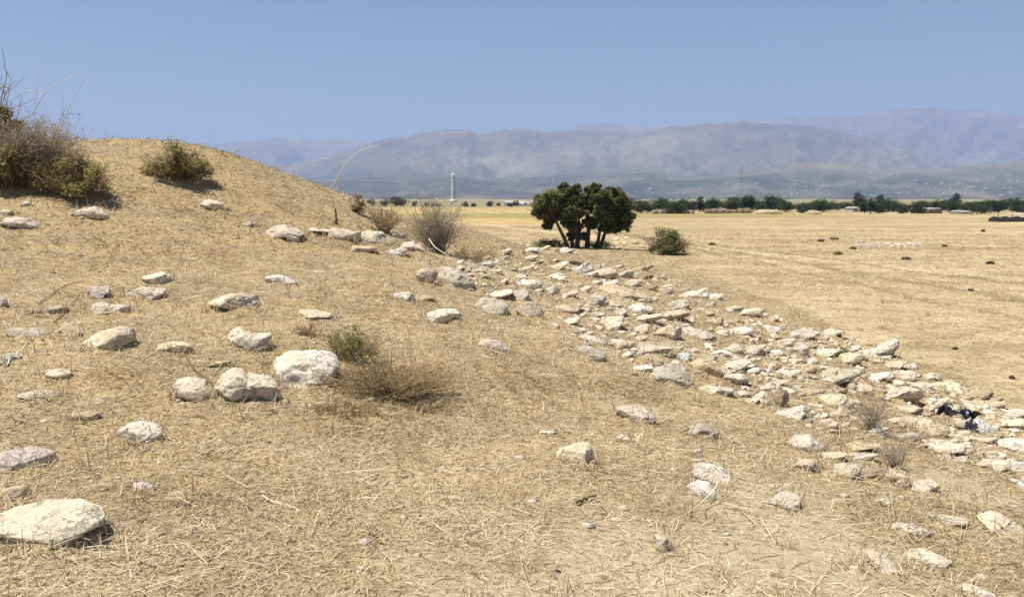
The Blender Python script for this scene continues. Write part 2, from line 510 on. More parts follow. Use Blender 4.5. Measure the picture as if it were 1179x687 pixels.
BARE = [(600, 610, 1.3, .8), (480, 560, .8, .5), (700, 465, .7, .6), (900, 620, 1.2, .8), (80, 470, .8, .5), (30, 300, 1.3, .35), (300, 240, 1.8, .2), (150, 660, .6, .6), (1100, 560, .9, .5), (560, 480, .5, .4), (610, 318, 2.5, .6), (690, 355, 1.6, .5), (760, 390, 1.3, .5), (840, 415, 1.3, .5), (930, 440, 1.3, .5), (1060, 475, 1.2, .5), (990, 535, .7, .4)]
_bp = None


def bare_zone(x, y):
    global _bp
    if _bp is None:
        _bp = [(hit(a, b), c, d) for a, b, c, d in BARE]
    s = np.full(np.shape(x), .25)
    for p, r_, a_ in _bp:
        s = np.maximum(s, (.22 + a_ * .55) * np.exp(-((x - p[0]) ** 2 + ((y - p[1]) * .7) ** 2) / (r_ * r_)))
    return s + .34 * fbm(x / 1.7, y / 1.7, octv=4, seed=21, gain=.6)


def plain_zone(x, y):
    h = H0(x, y) - PLAIN
    return np.where((h < .06) | (np.hypot(x, y) > 70), 1 - sstep(.0, .12, h), 1 - sstep(0., .12, h))


# ------------------------------------------------------------------ mountains
def interp(pts_, x):
    a = np.array(pts_, float); return np.interp(x, a[:, 0], a[:, 1])


def ridge_mesh(name, Yr, y0, y1, sky, x0, x1, seed, rough, nx=520, ny=110):
    px = np.linspace(x0, x1, nx); yy = np.linspace(y0, y1, ny)
    PX, YY = np.meshgrid(px, yy)
    X = (PX - CX) / F * YY
    # crest height follows the skyline; in front of it the slope is cut into spurs and gullies
    U = (PX - CX) / F * Yr
    hgt = (HOR - interp(sky, PX)) / F * Yr + 3
    hgt = hgt + rough * .13 * fbm(U / 420, U * 0 + seed, octv=4, seed=seed) + rough * .20 * (.4 - np.abs(fbm(U / 210, U * 0 + seed, octv=4, seed=seed + 2)) * 2)
    t = np.where(YY < Yr, (YY - y0) / (Yr - y0), 1 - (YY - Yr) / (y1 - Yr) * 1.0)
    t = np.clip(t, 0, 1)
    wx = U + 380 * fbm(U / 1500, YY / 1500, octv=3, seed=seed + 9)
    rid = 1 - np.abs(fbm(wx / 430, YY / 1300, octv=5, seed=seed + 3, gain=.55)) * 2.2
    prof = t ** 1.25
    body = np.sin(np.pi * np.clip(t, 0, 1)) ** .8
    Z = hgt * prof + rough * (rid - .55) * body * .72 + rough * .26 * fbm(wx / 190, YY / 260, octv=4, seed=seed + 5) * body
    Z = np.minimum(Z, hgt * np.clip(.12 + 1.05 * t, 0, 1) + 4)
    Z = Z - 6 * (1 - sstep(0, .08, t))
    V = np.column_stack([X.ravel(), YY.ravel(), Z.ravel() - 3])
    i = np.arange(ny - 1)[:, None] * nx; k = np.arange(nx - 1)[None]
    q = np.stack([i + k, i + k + 1, i + nx + k + 1, i + nx + k], -1).reshape(-1, 4)
    me = np_mesh(name, V, q.ravel(), np.full(len(q), 4))
    return tag(link(name, me, MAT_MOUNT), kind='structure')


def build_mountains():
    ridge_mesh('mountains', 9300, 6500, 10800,
               [(-300, 178), (200, 172), (300, 163), (335, 160), (380, 161), (440, 165), (560, 158), (640, 152), (690, 143), (735, 149), (800, 144), (870, 141), (900, 139), (950, 137), (985, 133), (1020, 127), (1055, 128), (1095, 127), (1130, 132), (1179, 137), (1300, 140), (1500, 160)],
               -300, 1500, 31, 150)
    ridge_mesh('mountains', 6400, 4300, 8200,
               [(-300, 215), (200, 205), (330, 190), (400, 175), (440, 160), (490, 151), (530, 151), (580, 152), (640, 151), (690, 152), (735, 152), (790, 143), (860, 143), (930, 148), (985, 158), (1040, 172), (1085, 187), (1110, 190), (1140, 186), (1179, 178), (1300, 170), (1500, 185)],
               -300, 1500, 57, 130)
    ridge_mesh('mountains', 3900, 2600, 5200,
               [(-300, 222), (250, 216), (330, 208), (430, 205), (520, 203), (600, 205), (700, 198), (790, 202), (850, 198), (905, 190), (960, 185), (1000, 191), (1060, 193), (1120, 191), (1179, 187), (1300, 190), (1500, 205)],
               -300, 1500, 83, 55)


def build_town():
    """the hazy town on the foothill: far too many specks to count"""
    r = np.random.default_rng(5)
    fh = [o for o in COL.objects if o.name.startswith('mountains')][-1]
    co = np.empty(len(fh.data.vertices) * 3, np.float32); fh.data.vertices.foreach_get('co', co); co = co.reshape(-1, 3)
    pxs = CX + F * co[:, 0] / co[:, 1]
    ok = np.where((co[:, 2] > 3) & (co[:, 1] < 3850))[0]
    V, Fa = [], []
    n = 0; tries = 0
    while n < 620 and tries < 40000:
        tries += 1
        i = ok[r.integers(len(ok))]; p = co[i]; x = pxs[i]; el = p[2] / p[1] * F
        dens = (1.0 if x > 900 else .35 if x > 560 else .12) * math.exp(-max(0, el - 10) / 14)
        if r.uniform() > dens: continue
        w, d, h = r.uniform(5, 11), r.uniform(5, 9), r.uniform(3, 5.5)
        x0, y0, z0 = p[0] + r.uniform(-25, 25), p[1] + r.uniform(-10, 10), p[2] - 3
        a = r.uniform(0, 3.14); ca, sa = math.cos(a), math.sin(a)
        b = len(V)
        for zz in (z0, z0 + h + 3):
            for (u, v) in ((-w, -d), (w, -d), (w, d), (-w, d)):
                V.append((x0 + (u * ca - v * sa) * .5, y0 + (u * sa + v * ca) * .5, zz))
        for f in ((0, 1, 5, 4), (1, 2, 6, 5), (2, 3, 7, 6), (3, 0, 4, 7), (4, 5, 6, 7)): Fa.append([b + k for k in f])
        n += 1
    me = np_mesh('distant_town', V, np.array(Fa).ravel(), np.full(len(Fa), 4), False)
    o = link('distant_town', me, noise_material('pale_plaster', (.15, .135, .115), (.29, .265, .23), .02, 0))
    tag(o, 'hazy pale specks of a far town on the foothill below the mountains', 'town', kind='stuff')


# ------------------------------------------------------------------ rocks
_ico = {}


def ico(sub):
    if sub not in _ico:
        import bmesh
        bm = bmesh.new(); bmesh.ops.create_icosphere(bm, subdivisions=sub, radius=1)
        bm.verts.ensure_lookup_table()
        V = np.array([v.co[:] for v in bm.verts]); Fa = np.array([[v.index for v in f.verts] for f in bm.faces])
        bm.free(); _ico[sub] = (V / np.linalg.norm(V, axis=1)[:, None], Fa)
    return _ico[sub]


ROCKS = []          # dicts: object, picture place, size, tone name, shape name, label
TONES = {'white': (.70, .64, .545), 'cream': (.66, .58, .46), 'tan': (.54, .45, .325), 'grey': (.54, .49, .41), 'pink': (.62, .54, .445), 'dark': (.36, .29, .215), 'blue': (.56, .57, .56), 'red': (.36, .15, .095)}


def rock(cx, cy, w, h, tone='cream', outline=None, rot=0.0, seed=None, label=None, group=None, cat='stone', name='stone', flat=0.0, sub=None):
    seed = len(ROCKS) * 13 + 5 if seed is None else seed
    r = np.random.default_rng(seed)
    p0 = hit(cx, cy)
    if p0 is None: return None
    for _ in range(2):
        dist = math.hypot(p0[1], p0[0]); m = p0[1] / F * math.cos(math.atan((cx - CX) / F)) ** 0   # metres per px at that depth
        W, Hh = w * m, h * m
        al = math.atan2(EYE[2] - p0[2], dist)
        vx, vy = p0[0] / dist, p0[1] / dist
        g0, g1 = H(np.array([p0[0], p0[0] - vx * .4]), np.array([p0[1], p0[1] - vy * .4]))
        slope = (g0 - g1) / .4
        s_eff = max(.06, math.tan(al) + slope)
        D = min(max((.85 if outline is None else .62) * Hh / s_eff, (.55 if outline is None else .42) * W), 1.0 * W)
        hz = math.sqrt(max((Hh / 2) ** 2 - (D / 2 * math.sin(al)) ** 2, (.42 * Hh / 2) ** 2))
        lift = min(max(Hh / 2 - D / 2 * s_eff, .02 * hz), .32 * hz)
        q = hit(cx, cy, lift)
        if q is None: break
        p0 = q
    sub = sub or (5 if w > 42 else 4 if w > 15 else 3)
    V, Fa = ico(sub)
    V = V.copy()
    # knock off the corners: flat broken faces
    if outline is None:
        V = np.sign(V) * np.abs(V) ** r.uniform(.70, .95)
    for _ in range(r.integers(9, 16)):
        nrm = r.normal(size=3); nrm /= np.linalg.norm(nrm)
        c = r.uniform(.48, .95)
        d = V @ nrm
        V = np.where((d > c)[:, None], V - (d - c)[:, None] * nrm * .9, V)
    if outline is None:
        k = 8
        base = np.array([1 + r.uniform(-.34, .22) for _ in range(k)])
        th0 = r.uniform(0, 6.28)
        thk = (np.arange(k) * 2 * np.pi / k + r.uniform(-.2, .2, k) + th0) % (2 * np.pi)
        o = np.argsort(thk); thk, base = thk[o], base[o]
        th = np.arctan2(V[:, 2], V[:, 0]) % (2 * np.pi)
        rad = np.interp(th, thk, base, period=2 * np.pi)
        rho = np.hypot(V[:, 0], V[:, 2])
        x = np.cos(th) * rho * rad * W / 2; z = np.sin(th) * rho * rad * hz
        if rot:
            ca, sa = math.cos(rot), math.sin(rot); sc = 1.0
            x, z = x * ca + z * sa * sc, z * ca - x * sa
    else:
        Q = np.array(outline, float)
        ox, oz = (Q[:, 0] - cx) * m, (cy - Q[:, 1]) * m * hz / (Hh / 2)
        oz = np.where(oz < 0, oz * 1.15, oz)
        # dense outline so that straight edges stay straight
        n_ = len(Q); dx, dz = [], []
        for i in range(n_):
            j = (i + 1) % n_
            for t in np.linspace(0, 1, 8, endpoint=False): dx.append(ox[i] * (1 - t) + ox[j] * t); dz.append(oz[i] * (1 - t) + oz[j] * t)
        dx, dz = np.array(dx), np.array(dz)
        kk = hz / (W / 2)
        thk = np.arctan2(dz / kk, dx) % (2 * np.pi); rk = np.hypot(dx, dz / kk)
        o = np.argsort(thk); thk, rk = thk[o], rk[o]
        rk = (np.roll(rk, 1) + rk * 2 + np.roll(rk, -1)) / 4
        th = np.arctan2(V[:, 2], V[:, 0]) % (2 * np.pi)
        rad = np.interp(th, thk, rk, period=2 * np.pi)
        rho = np.hypot(V[:, 0], V[:, 2]) ** .8
        x = np.cos(th) * rho * rad * 1.04; z = np.sin(th) * rho * rad * kk * 1.04
    y = V[:, 1] * D / 2
    # plan: skew a little, dome leaning back so that the top looks up
    y = y + z * r.uniform(.0, .5) + x * r.uniform(-.25, .25)
    Pn = np.column_stack([x, y, z])
    s = W * .5
    f1 = fbm(V[:, 0] * 1.6 + seed, V[:, 1] * 1.6, V[:, 2] * 1.6, octv=3, seed=seed % 97)
    f2 = .55 - 1.6 * np.abs(fbm(V[:, 0] * 2.6 + seed, V[:, 1] * 2.6, V[:, 2] * 4.2, octv=4, seed=seed % 89, gain=.62))
    amp = min(s, hz * 1.6)
    nrm = V / (np.linalg.norm(V, axis=1)[:, None] + 1e-9)
    Pn = Pn + nrm * (amp * (.16 * f1 + .15 * f2))[:, None] * (1 if outline is None else .62)
    if sub >= 4: Pn = Pn + nrm * (amp * .03 * fbm(V[:, 0] * 9 + seed, V[:, 1] * 9, V[:, 2] * 9, octv=2, seed=seed % 83))[:, None]
    if outline is None: Pn[:, 0] *= W / np.ptp(Pn[:, 0]); Pn[:, 2] *= 2 * hz / np.ptp(Pn[:, 2])
    else:
        lo, hi = ox.min(), ox.max(); Pn[:, 0] = lo + (Pn[:, 0] - Pn[:, 0].min()) * (hi - lo) / np.ptp(Pn[:, 0])
        lo, hi = oz.min(), oz.max(); Pn[:, 2] = lo + (Pn[:, 2] - Pn[:, 2].min()) * (hi - lo) / np.ptp(Pn[:, 2])
    az = math.atan2(p0[0], p0[1])
    me = np_mesh(name, Pn, Fa.ravel(), np.full(len(Fa), 3), True)
    ob = link(name, me, MAT_ROCK)
    ob.location = p0; ob.rotation_euler = (0, 0, -az)
    if p0[1] < 24 and w > 13: BANKS.append((p0[0], p0[1], math.cos(az), math.sin(az), W / 2, D / 2, min(.065, .24 * hz + .008)))
    c = np.array(TONES[tone]) * r.uniform(.88, 1.1); c[2] *= r.uniform(.92, 1.06)
    ob.color = (*np.clip(c, 0, .9), 1)
    asp = w / max(h, 1)
    shape = 'long' if asp > 2.7 else 'flat' if asp > 2.05 else 'lumpy' if asp > 1.6 else 'rounded'
    size = 'large' if w > 40 else 'middling' if w > 24 else 'small' if w > 15 else 'tiny'
    rec = dict(o=ob, px=cx, py=cy, w=w, h=h, tone=tone, shape=shape, size=size, label=label, p=np.array(p0), W=W, D=D, hz=hz)
    ROCKS.append(rec)
    if label: tag(ob, label, cat, group)
    return rec


G_SLOPE, G_BAND = 'stones strewn over the grassy mound', 'limestone rubble along the foot of the mound'
NAMED = [
    # cx, cy, w, h, tone, label, outline
    (352, 429, 80, 52, 'white', 'large blocky cream boulder with a flat top beside the green sprigs', [(313, 412), (322, 405), (350, 403), (385, 406), (392, 414), (386, 432), (372, 448), (360, 456), (345, 451), (325, 446), (316, 432)]),
    (285, 449, 78, 50, 'cream', 'two-lobed cream boulder next to the large blocky one', [(247, 440), (256, 430), (270, 424), (280, 428), (286, 436), (300, 438), (316, 446), (323, 458), (318, 471), (300, 474), (282, 468), (260, 453), (250, 450)]),
    (45, 607, 150, 66, 'white', 'biggest pale grey boulder, lowest on the slope, cut off by the picture edge', [(-34, 605), (-10, 588), (20, 578), (60, 575), (95, 580), (117, 594), (114, 612), (95, 627), (70, 634), (50, 637), (20, 635), (0, 641), (-28, 640)]),
    (125, 392, 62, 38, 'cream', 'broad cream stone with one small dark hole near its foot', [(95, 396), (112, 384), (125, 376), (143, 374), (153, 380), (155, 392), (148, 404), (135, 411), (112, 409), (98, 403)]),
    (272, 349, 62, 28, 'cream', 'wide smooth cream stone with a pointed tip and dark gap under its edge', [(240, 347), (256, 338), (275, 336), (295, 340), (300, 350), (290, 360), (278, 364), (262, 355), (250, 353)]),
    (286, 393, 52, 34, 'white', 'bone-pale saddle-shaped stone upslope of the two-lobed boulder', [(262, 384), (272, 376), (282, 381), (292, 389), (313, 389), (306, 400), (302, 408), (288, 409), (274, 403), (266, 396)]),
    (514, 366, 44, 24, 'white', 'lone flat white stone with a dark shadow beneath, in short grass', [(491, 359), (505, 355), (525, 356), (534, 362), (531, 370), (518, 377), (505, 376), (496, 367)]),
    (731, 478, 50, 28, 'cream', 'lone flat oval cream stone on open grass below the rubble', [(707, 468), (720, 464), (735, 466), (750, 473), (757, 482), (748, 491), (735, 491), (720, 485), (711, 477)]),
    (664, 526, 58, 36, 'cream', 'lone wedge-shaped cream stone with a chipped corner, on open grass', [(635, 530), (645, 514), (660, 509), (678, 508), (684, 524), (693, 539), (684, 544), (665, 539), (650, 537)]),
    (820, 546, 50, 30, 'white', 'rounded white stone lying over a second white stone', [(796, 540), (806, 534), (822, 532), (838, 540), (845, 552), (836, 561), (822, 557), (808, 549)]),
    (810, 564, 42, 32, 'white', 'crumbly white stone with a dry stalk, tucked under a rounded white one', [(789, 556), (802, 548), (815, 552), (826, 560), (829, 569), (818, 579), (802, 580), (790, 571)]),
    (812, 499, 34, 26, 'grey', 'lone greyish stone with a dark underside on open grass', [(795, 496), (803, 486), (815, 488), (829, 496), (822, 505), (812, 513), (802, 509)]),
    (160, 501, 50, 32, 'white', 'chalky white stone with a deep dark hollow below its right end', [(135, 500), (142, 488), (160, 485), (178, 489), (185, 500), (173, 508), (160, 518), (148, 517), (138, 510)]),
    (29, 529, 68, 34, 'pink', 'pinkish pale stone with a sharp dark notch above the biggest boulder', [(-6, 519), (10, 513), (40, 516), (58, 528), (63, 541), (40, 546), (18, 541), (2, 530)]),
    (222, 450, 48, 32, 'cream', 'half-sunk crumbling cream stone beside the two-lobed boulder', [(199, 440), (215, 434), (232, 438), (244, 450), (247, 462), (232, 467), (212, 461), (202, 452)]),
    (722, 340, 66, 26, 'tan', 'long tilted slab with a dark brown face in the rubble', [(688, 331), (700, 326), (725, 330), (742, 337), (752, 347), (738, 353), (715, 351), (700, 343)]),
    (771, 434, 50, 34, 'grey', 'big rugged grey boulder split by ledges at the lower rim of the rubble', [(746, 430), (757, 420), (770, 416), (785, 424), (796, 437), (788, 447), (776, 451), (760, 445)]),
    (814, 426, 42, 26, 'tan', 'smooth squarish grey-tan block at the lower rim of the rubble', [(793, 420), (805, 413), (822, 414), (833, 420), (834, 433), (822, 439), (805, 435)]),
    (1155, 606, 60, 36, 'cream', 'long pale stone slanting downhill, cut off by the picture edge', [(1126, 594), (1140, 587), (1155, 592), (1172, 605), (1188, 619), (1180, 628), (1160, 617), (1142, 607)]),
    (1020, 650, 50, 36, 'cream', 'narrow pale splinter of stone pointing downhill in bare grass', [(995, 636), (1004, 632), (1020, 641), (1037, 655), (1045, 666), (1034, 669), (1018, 659), (1004, 647)]),
    (1070, 643, 52, 26, 'pink', 'pale mauve flat-topped stone with a dark underside near the splinter', [(1043, 636), (1060, 630), (1080, 632), (1095, 640), (1092, 655), (1076, 657), (1060, 649)]),
    (326, 269, 50, 20, 'cream', 'arched slab over a dark hollow high on the mound', [(300, 269), (312, 260), (328, 258), (340, 263), (351, 276), (344, 279), (330, 272), (318, 271), (306, 274)]),
    (432, 275, 38, 20, 'white', 'brightest white stone of the cluster beside the dry grey bush', [(412, 270), (422, 265), (436, 266), (448, 273), (451, 281), (440, 286), (428, 281), (416, 278)]),
    (568, 399, 38, 20, 'cream', 'lone hump-backed pale stone on open grass near the rubble', [(549, 395), (562, 389), (578, 393), (588, 401), (584, 409), (570, 406), (554, 405)]),
    (566, 354, 40, 26, 'grey', 'grey boulder with a dark broken front beside a round tan one', [(545, 351), (556, 343), (572, 342), (584, 350), (586, 361), (572, 367), (556, 363)]),
    (609, 360, 34, 28, 'tan', 'round tan boulder with a shaded base at the rubble edge', [(593, 354), (606, 346), (620, 350), (627, 362), (620, 374), (606, 369)]),
    (599, 342, 32, 22, 'grey', 'speckled grey boulder resting behind the round tan one', None),
    (523, 322, 46, 30, 'grey', 'rough lichen-grey outcrop below the dry grey bush', [(501, 318), (512, 307), (530, 307), (540, 315), (547, 326), (536, 335), (518, 337), (506, 329)]),
    (490, 322, 26, 24, 'tan', 'stacked broken stone with dark gaps beside the rough outcrop', None),
    (681, 410, 34, 22, 'grey', 'pale grey boulder with a curved crack below the rubble', [(664, 402), (672, 397), (690, 404), (699, 413), (688, 421), (674, 421), (667, 412)]),
    (686, 393, 26, 14, 'cream', 'triangular pale stone just above the cracked grey boulder', [(674, 386), (684, 388), (699, 396), (694, 401), (680, 399)]),
    (24, 257, 42, 15, 'cream', 'flat pale stone below the olive shrub at the picture edge', None),
    (103, 245, 42, 17, 'cream', 'pale slab with a dark cleft in front of the olive shrub', None),
    (7, 244, 16, 8, 'white', 'small white stone behind the flat pale one near the olive shrub', None),
    (30, 235, 12, 6, 'white', 'tiny white stone close under the olive shrub', None),
    (246, 237, 32, 14, 'cream', 'lone smooth cream stone high on the mound below the crest shrub', [(231, 234), (239, 229), (250, 232), (263, 239), (260, 244), (243, 243), (233, 240)]),
    (288, 258, 18, 10, 'cream', 'small pale stone just above the arched slab', None),
    (366, 266, 34, 9, 'cream', 'thin pale ledge between the arched slab and the white cluster', None),
    (396, 272, 38, 20, 'cream', 'broad cream stone touching the brightest white one', None),
    (416, 287, 32, 10, 'tan', 'low earthy stone in front of the brightest white one', None),
    (456, 270, 22, 9, 'cream', 'thin cream stone at the foot of the dry grey bush', None),
    (474, 286, 32, 17, 'cream', 'rounded cream stone nearest to the dry grey bush', None),
    (458, 291, 26, 11, 'white', 'small shadowed white stone in front of the white cluster', None),
    (322, 323, 36, 14, 'white', 'lone flat white stone with a dark bite, below the arched slab', [(305, 319), (318, 316), (332, 318), (342, 327), (334, 329), (320, 329), (309, 326)]),
    (180, 323, 38, 17, 'white', 'bright white stone with two dark holes, above a dull flat one', None),
    (170, 340, 46, 18, 'pink', 'dull flat pinkish stone just below the bright holed one', None),
    (112, 338, 26, 17, 'pink', 'pink-grey stone perched on the upper rim of a broader pale one', None),
    (123, 356, 46, 19, 'cream', 'broad pale stone just below the pink-grey perched one', None),
    (66, 357, 24, 14, 'tan', 'sandy stone cradled by two crossing dry stems', None),
    (35, 361, 24, 14, 'tan', 'dull sandy stone behind the ledge with dark shadow', None),
    (2, 351, 16, 18, 'grey', 'greenish-grey stone at the picture edge level with the sandy ones', None),
    (32, 384, 48, 15, 'grey', 'low ledge of stone with a dark overhang', None),
    (83, 383, 26, 20, 'tan', 'faded half-sunk stone between the ledge and the holed cream stone', None),
    (12, 414, 34, 15, 'grey', 'dull half-sunk stone below the ledge', None),
    (203, 400, 44, 18, 'cream', 'pale stone with a flat tail below the wide smooth one', None),
    (365, 363, 44, 13, 'cream', 'flat pale stone behind the green sprigs', None),
    (63, 431, 30, 12, 'cream', 'faded small stone below the holed cream stone', None),
    (40, 455, 62, 17, 'pink', 'long faded slab sunk in straw above the pinkish notched stone', None),
    (95, 478, 34, 15, 'tan', 'faint stone almost buried in straw above the chalky white one', None),
    (256, 419, 26, 11, 'tan', 'faint buried stone below the saddle-shaped one', None),
    (203, 571, 40, 16, 'tan', 'low sandy stone in the straw below the chalky white one', None),
    (165, 561, 24, 16, 'pink', 'pinkish stub of stone beside the biggest boulder', None),
    (10, 572, 40, 24, 'tan', 'earthy brown stone directly behind the biggest boulder', None),
    (466, 343, 26, 18, 'white', 'small clean white stone below the rough outcrop', None),
    (490, 344, 24, 9, 'tan', 'low dusty stone beside the small clean white one', None),
    (632, 498, 22, 8, 'white', 'sliver of white stone in the grass above the chipped wedge', None),
    (718, 505, 18, 9, 'cream', 'crumb of pale stone just below the flat oval one', None),
    (908, 579, 38, 26, 'grey', 'dull grey stone half sunk below the lower cluster', None),
    (764, 629, 22, 26, 'pink', 'faint pinkish stone lying flush in the lowest grass', None),
    (1045, 609, 46, 22, 'cream', 'flattish crumbling stone above the mauve flat-topped one', None),
    (1090, 597, 44, 17, 'grey', 'grey streaked stone between the crumbling one and the slanting one', None),
    (985, 656, 14, 11, 'white', 'small white stone next to the splinter', None),
    (1120, 680, 42, 18, 'cream', 'pale stone barely showing at the bottom edge', None),
    (928, 512, 40, 25, 'white', 'bright pointed stone heading the lower cluster', [(905, 512), (916, 502), (930, 499), (940, 507), (949, 514), (942, 523), (922, 522), (910, 517)]),
    (925, 537, 36, 20, 'cream', 'pale wedge with a dark base at the head of the lower cluster', None),
    (960, 526, 38, 15, 'cream', 'thin cream slab with a dark pocket in the lower cluster', None),
    (966, 543, 38, 22, 'grey', 'jagged grey stone in the middle of the lower cluster', None),
    (990, 527, 40, 16, 'cream', 'smooth cream stone on top of the lower cluster', None),
    (1005, 546, 40, 24, 'dark', 'dark pitted stone inside the lower cluster', None),
    (1030, 552, 38, 30, 'tan', 'dull tan boulder near the tail of the lower cluster', None),
    (1062, 561, 36, 22, 'cream', 'bright cream stone ending the lower cluster', None),
    (1012, 578, 28, 9, 'white', 'white chip of stone in front of the lower cluster', None),
    (985, 513, 50, 15, 'tan', 'slanting tan slab behind the lower cluster', None),
    (893, 463, 34, 26, 'dark', 'stone with a black shaded end amid the rubble', None),
    (895, 425, 16, 10, 'red', 'small brick-red stone amid the pale rubble', None),
    (787, 411, 20, 15, 'blue', 'small bluish white stone behind the rugged grey boulder', None),
    (803, 385, 44, 22, 'white', 'bright white boulder with a black underside in the rubble', [(781, 385), (792, 377), (808, 376), (820, 381), (825, 388), (812, 396), (796, 393), (786, 391)]),
    (770, 386, 34, 22, 'tan', 'tan stone with a dark arch beside the bright white boulder', None),
    (748, 402, 56, 18, 'cream', 'long pale ledge above the rugged grey boulder', None),
    (716, 397, 30, 14, 'cream', 'pale rounded step at the end of the long ledge', None),
    (846, 437, 34, 20, 'white', 'white stone beside the smooth squarish block', None),
    (850, 454, 28, 10, 'white', 'thin white stone below the one beside the squarish block', None),
    (742, 319, 22, 14, 'dark', 'stone with a black face on the far rim of the rubble', None),
    (1068, 497, 48, 18, 'tan', 'smooth rolled stone with a dark end below the black plastic scrap', None),
    (1088, 516, 50, 20, 'cream', 'long pale stone below the smooth rolled one', None),
    (1130, 492, 46, 30, 'blue', 'bluish white slab leaning beside the black plastic scrap', [(1106, 478), (1118, 476), (1134, 484), (1150, 498), (1146, 508), (1130, 506), (1116, 496)]),
    (650, 290, 20, 10, 'white', 'white stone in front of the twin trees', None),
    (697, 268, 14, 7, 'white', 'small white stone between the trees and the round bush', None),
]

BAND_POLY = [(548, 284), (600, 283), (650, 284), (700, 300), (742, 309), (790, 330), (832, 346), (882, 364), (945, 381), (1005, 398), (1062, 430), (1125, 452), (1185, 482), (1190, 568), (1120, 536), (1072, 522), (1040, 500), (985, 505), (925, 492), (880, 470), (840, 455), (760, 440), (700, 402), (640, 378), (590, 345), (552, 340), (530, 330), (522, 300)]


def inside(px, py, poly):
    c = False; j = len(poly) - 1
    for i in range(len(poly)):
        xi, yi = poly[i]; xj, yj = poly[j]
        if (yi > py) != (yj > py) and px < (xj - xi) * (py - yi) / (yj - yi) + xi: c = not c
        j = i
    return c


LAND = [  # landmarks the rubble stones are told apart by
    (722, 340, 'the long dark-faced slab'), (771, 434, 'the rugged ledged boulder'), (814, 426, 'the squarish grey-tan block'),
    (803, 385, 'the white boulder with black underside'), (895, 425, 'the brick-red stone'), (893, 463, 'the black-ended stone'),
    (967, 403, 'the small brown bush'), (1105, 487, 'the black plastic scrap'), (1005, 470, 'the dry weeds in the rubble'),
    (1068, 497, 'the smooth rolled stone'), (742, 319, 'the black-faced rim stone'), (609, 360, 'the round tan boulder'),
    (523, 322, 'the rough grey outcrop'), (503, 270, 'the dry grey bush'), (672, 275, 'the twin trees'),
    (681, 410, 'the cracked grey boulder'), (787, 411, 'the small bluish stone'), (748, 402, 'the long pale ledge'),
    (928, 512, 'the bright pointed stone'), (990, 527, 'the lower stone cluster'), (566, 354, 'the broken-fronted grey boulder'), (650, 290, 'the white stone before the trees'),
    (1130, 492, 'the leaning bluish slab'), (1042, 434, 'the hollowed rim stone'), (846, 437, 'the white stone beside the block'), (770, 265, 'the round bush'),
]
TW = {'white': 'chalk-white', 'cream': 'cream', 'tan': 'sandy tan', 'grey': 'grey', 'pink': 'pinkish', 'dark': 'dark brown', 'blue': 'bluish'}
SW = {'long': 'sliver of stone', 'flat': 'flat stone', 'lumpy': 'lumpy stone', 'rounded': 'rounded stone'}
ORD = ['', 'second ', 'third ', 'fourth ', 'fifth ', 'sixth ', 'seventh ', 'eighth ', 'ninth ', 'tenth ', 'eleventh ', 'twelfth ']


def label_rubble(recs, cat='stone', group=G_BAND):
    used = {r['label'] for r in ROCKS if r['label']}
    for r in recs:
        near = sorted(LAND, key=lambda l: (l[0] - r['px']) ** 2 + ((l[1] - r['py']) * 1.6) ** 2)
        done = False
        for o in ORD:
            for l in near[:3 if o else 4]:
                dx, dy = r['px'] - l[0], (r['py'] - l[1]) * 1.6
                if abs(dx) > abs(dy): wd = 'on the plain side of' if dx > 0 else 'on the mound side of'
                else: wd = 'in front of' if dy > 0 else 'behind'
                t = f"{o}{r['size']} {TW[r['tone']]} {SW[r['shape']]} {wd} {l[2]}"
                if t not in used and len(t.split()) <= 16:
                    done = True; break
            if done: break
        used.add(t); r['label'] = t
        tag(r['o'], t, cat, group)


def build_rocks():
    for (cx, cy, w, h, tone, label, out) in NAMED:
        band = inside(cx, cy, BAND_POLY) or (cx > 860 and 490 < cy < 585)
        rock(cx, cy, w, h, tone, out, rot=R(-14) if (out is None and band) else 0, label=label, group=G_BAND if band else G_SLOPE,
             name='boulder' if w > 46 else 'stone', cat='boulder' if w > 46 else 'stone')
    rock(1042, 434, 30, 18, 'cream', None, label='stone with a dark hollow on the far rim of the rubble', group=G_BAND)
    # rubble along the foot of the mound
    r = np.random.default_rng(21)
    taken = [(q['px'], q['py'], q['w'], q['h']) for q in ROCKS] + [(1104, 490, 34, 24), (967, 405, 12, 8)]
    new = []; tries = 0
    while len(new) < 200 and tries < 24000:
        tries += 1
        px, py = r.uniform(515, 1185), r.uniform(280, 570)
        if not inside(px, py, BAND_POLY): continue
        # thinner among the weeds, at the tail, and at the upper end
        dens = 1.0
        if ((px - 1005) / 45) ** 2 + ((py - 480) / 34) ** 2 < 1: dens = .25
        if px > 1075 and py > 520: dens = .5
        if px < 600 and py > 325: dens = .35
        if ((px - 690) / 40) ** 2 + ((py - 297) / 12) ** 2 < 1: dens = .35
        gap = float(vnoise(np.array([px / 42]), np.array([py / 22]), seed=73)[0])
        if gap < -.18: dens *= .22
        if px < 640: dens *= .7
        if r.uniform() > dens: continue
        base = 15 + 21 * np.clip((py - 280) / 170, 0, 1) ** .8
        w = base * float(np.clip(r.lognormal(-.02, .50), .42, 1.6)); h = w * r.uniform(.34, .60)
        if tries > 9000: w, h = w * .75, h * .75
        if any(((px - a) / (.33 * (w + c))) ** 2 + ((py - b_) / (.33 * (h + d))) ** 2 < 1 for a, b_, c, d in taken): continue
        tone = r.choice(['cream', 'white', 'tan', 'grey', 'pink', 'dark'], p=[.46, .29, .13, .08, .03, .01])
        q = rock(px, py, w, h, str(tone), None, rot=R(r.normal(-21, 11)), seed=1000 + tries)
        if q is None: continue
        taken.append((px, py, w, h)); new.append(q)
    label_rubble(new)


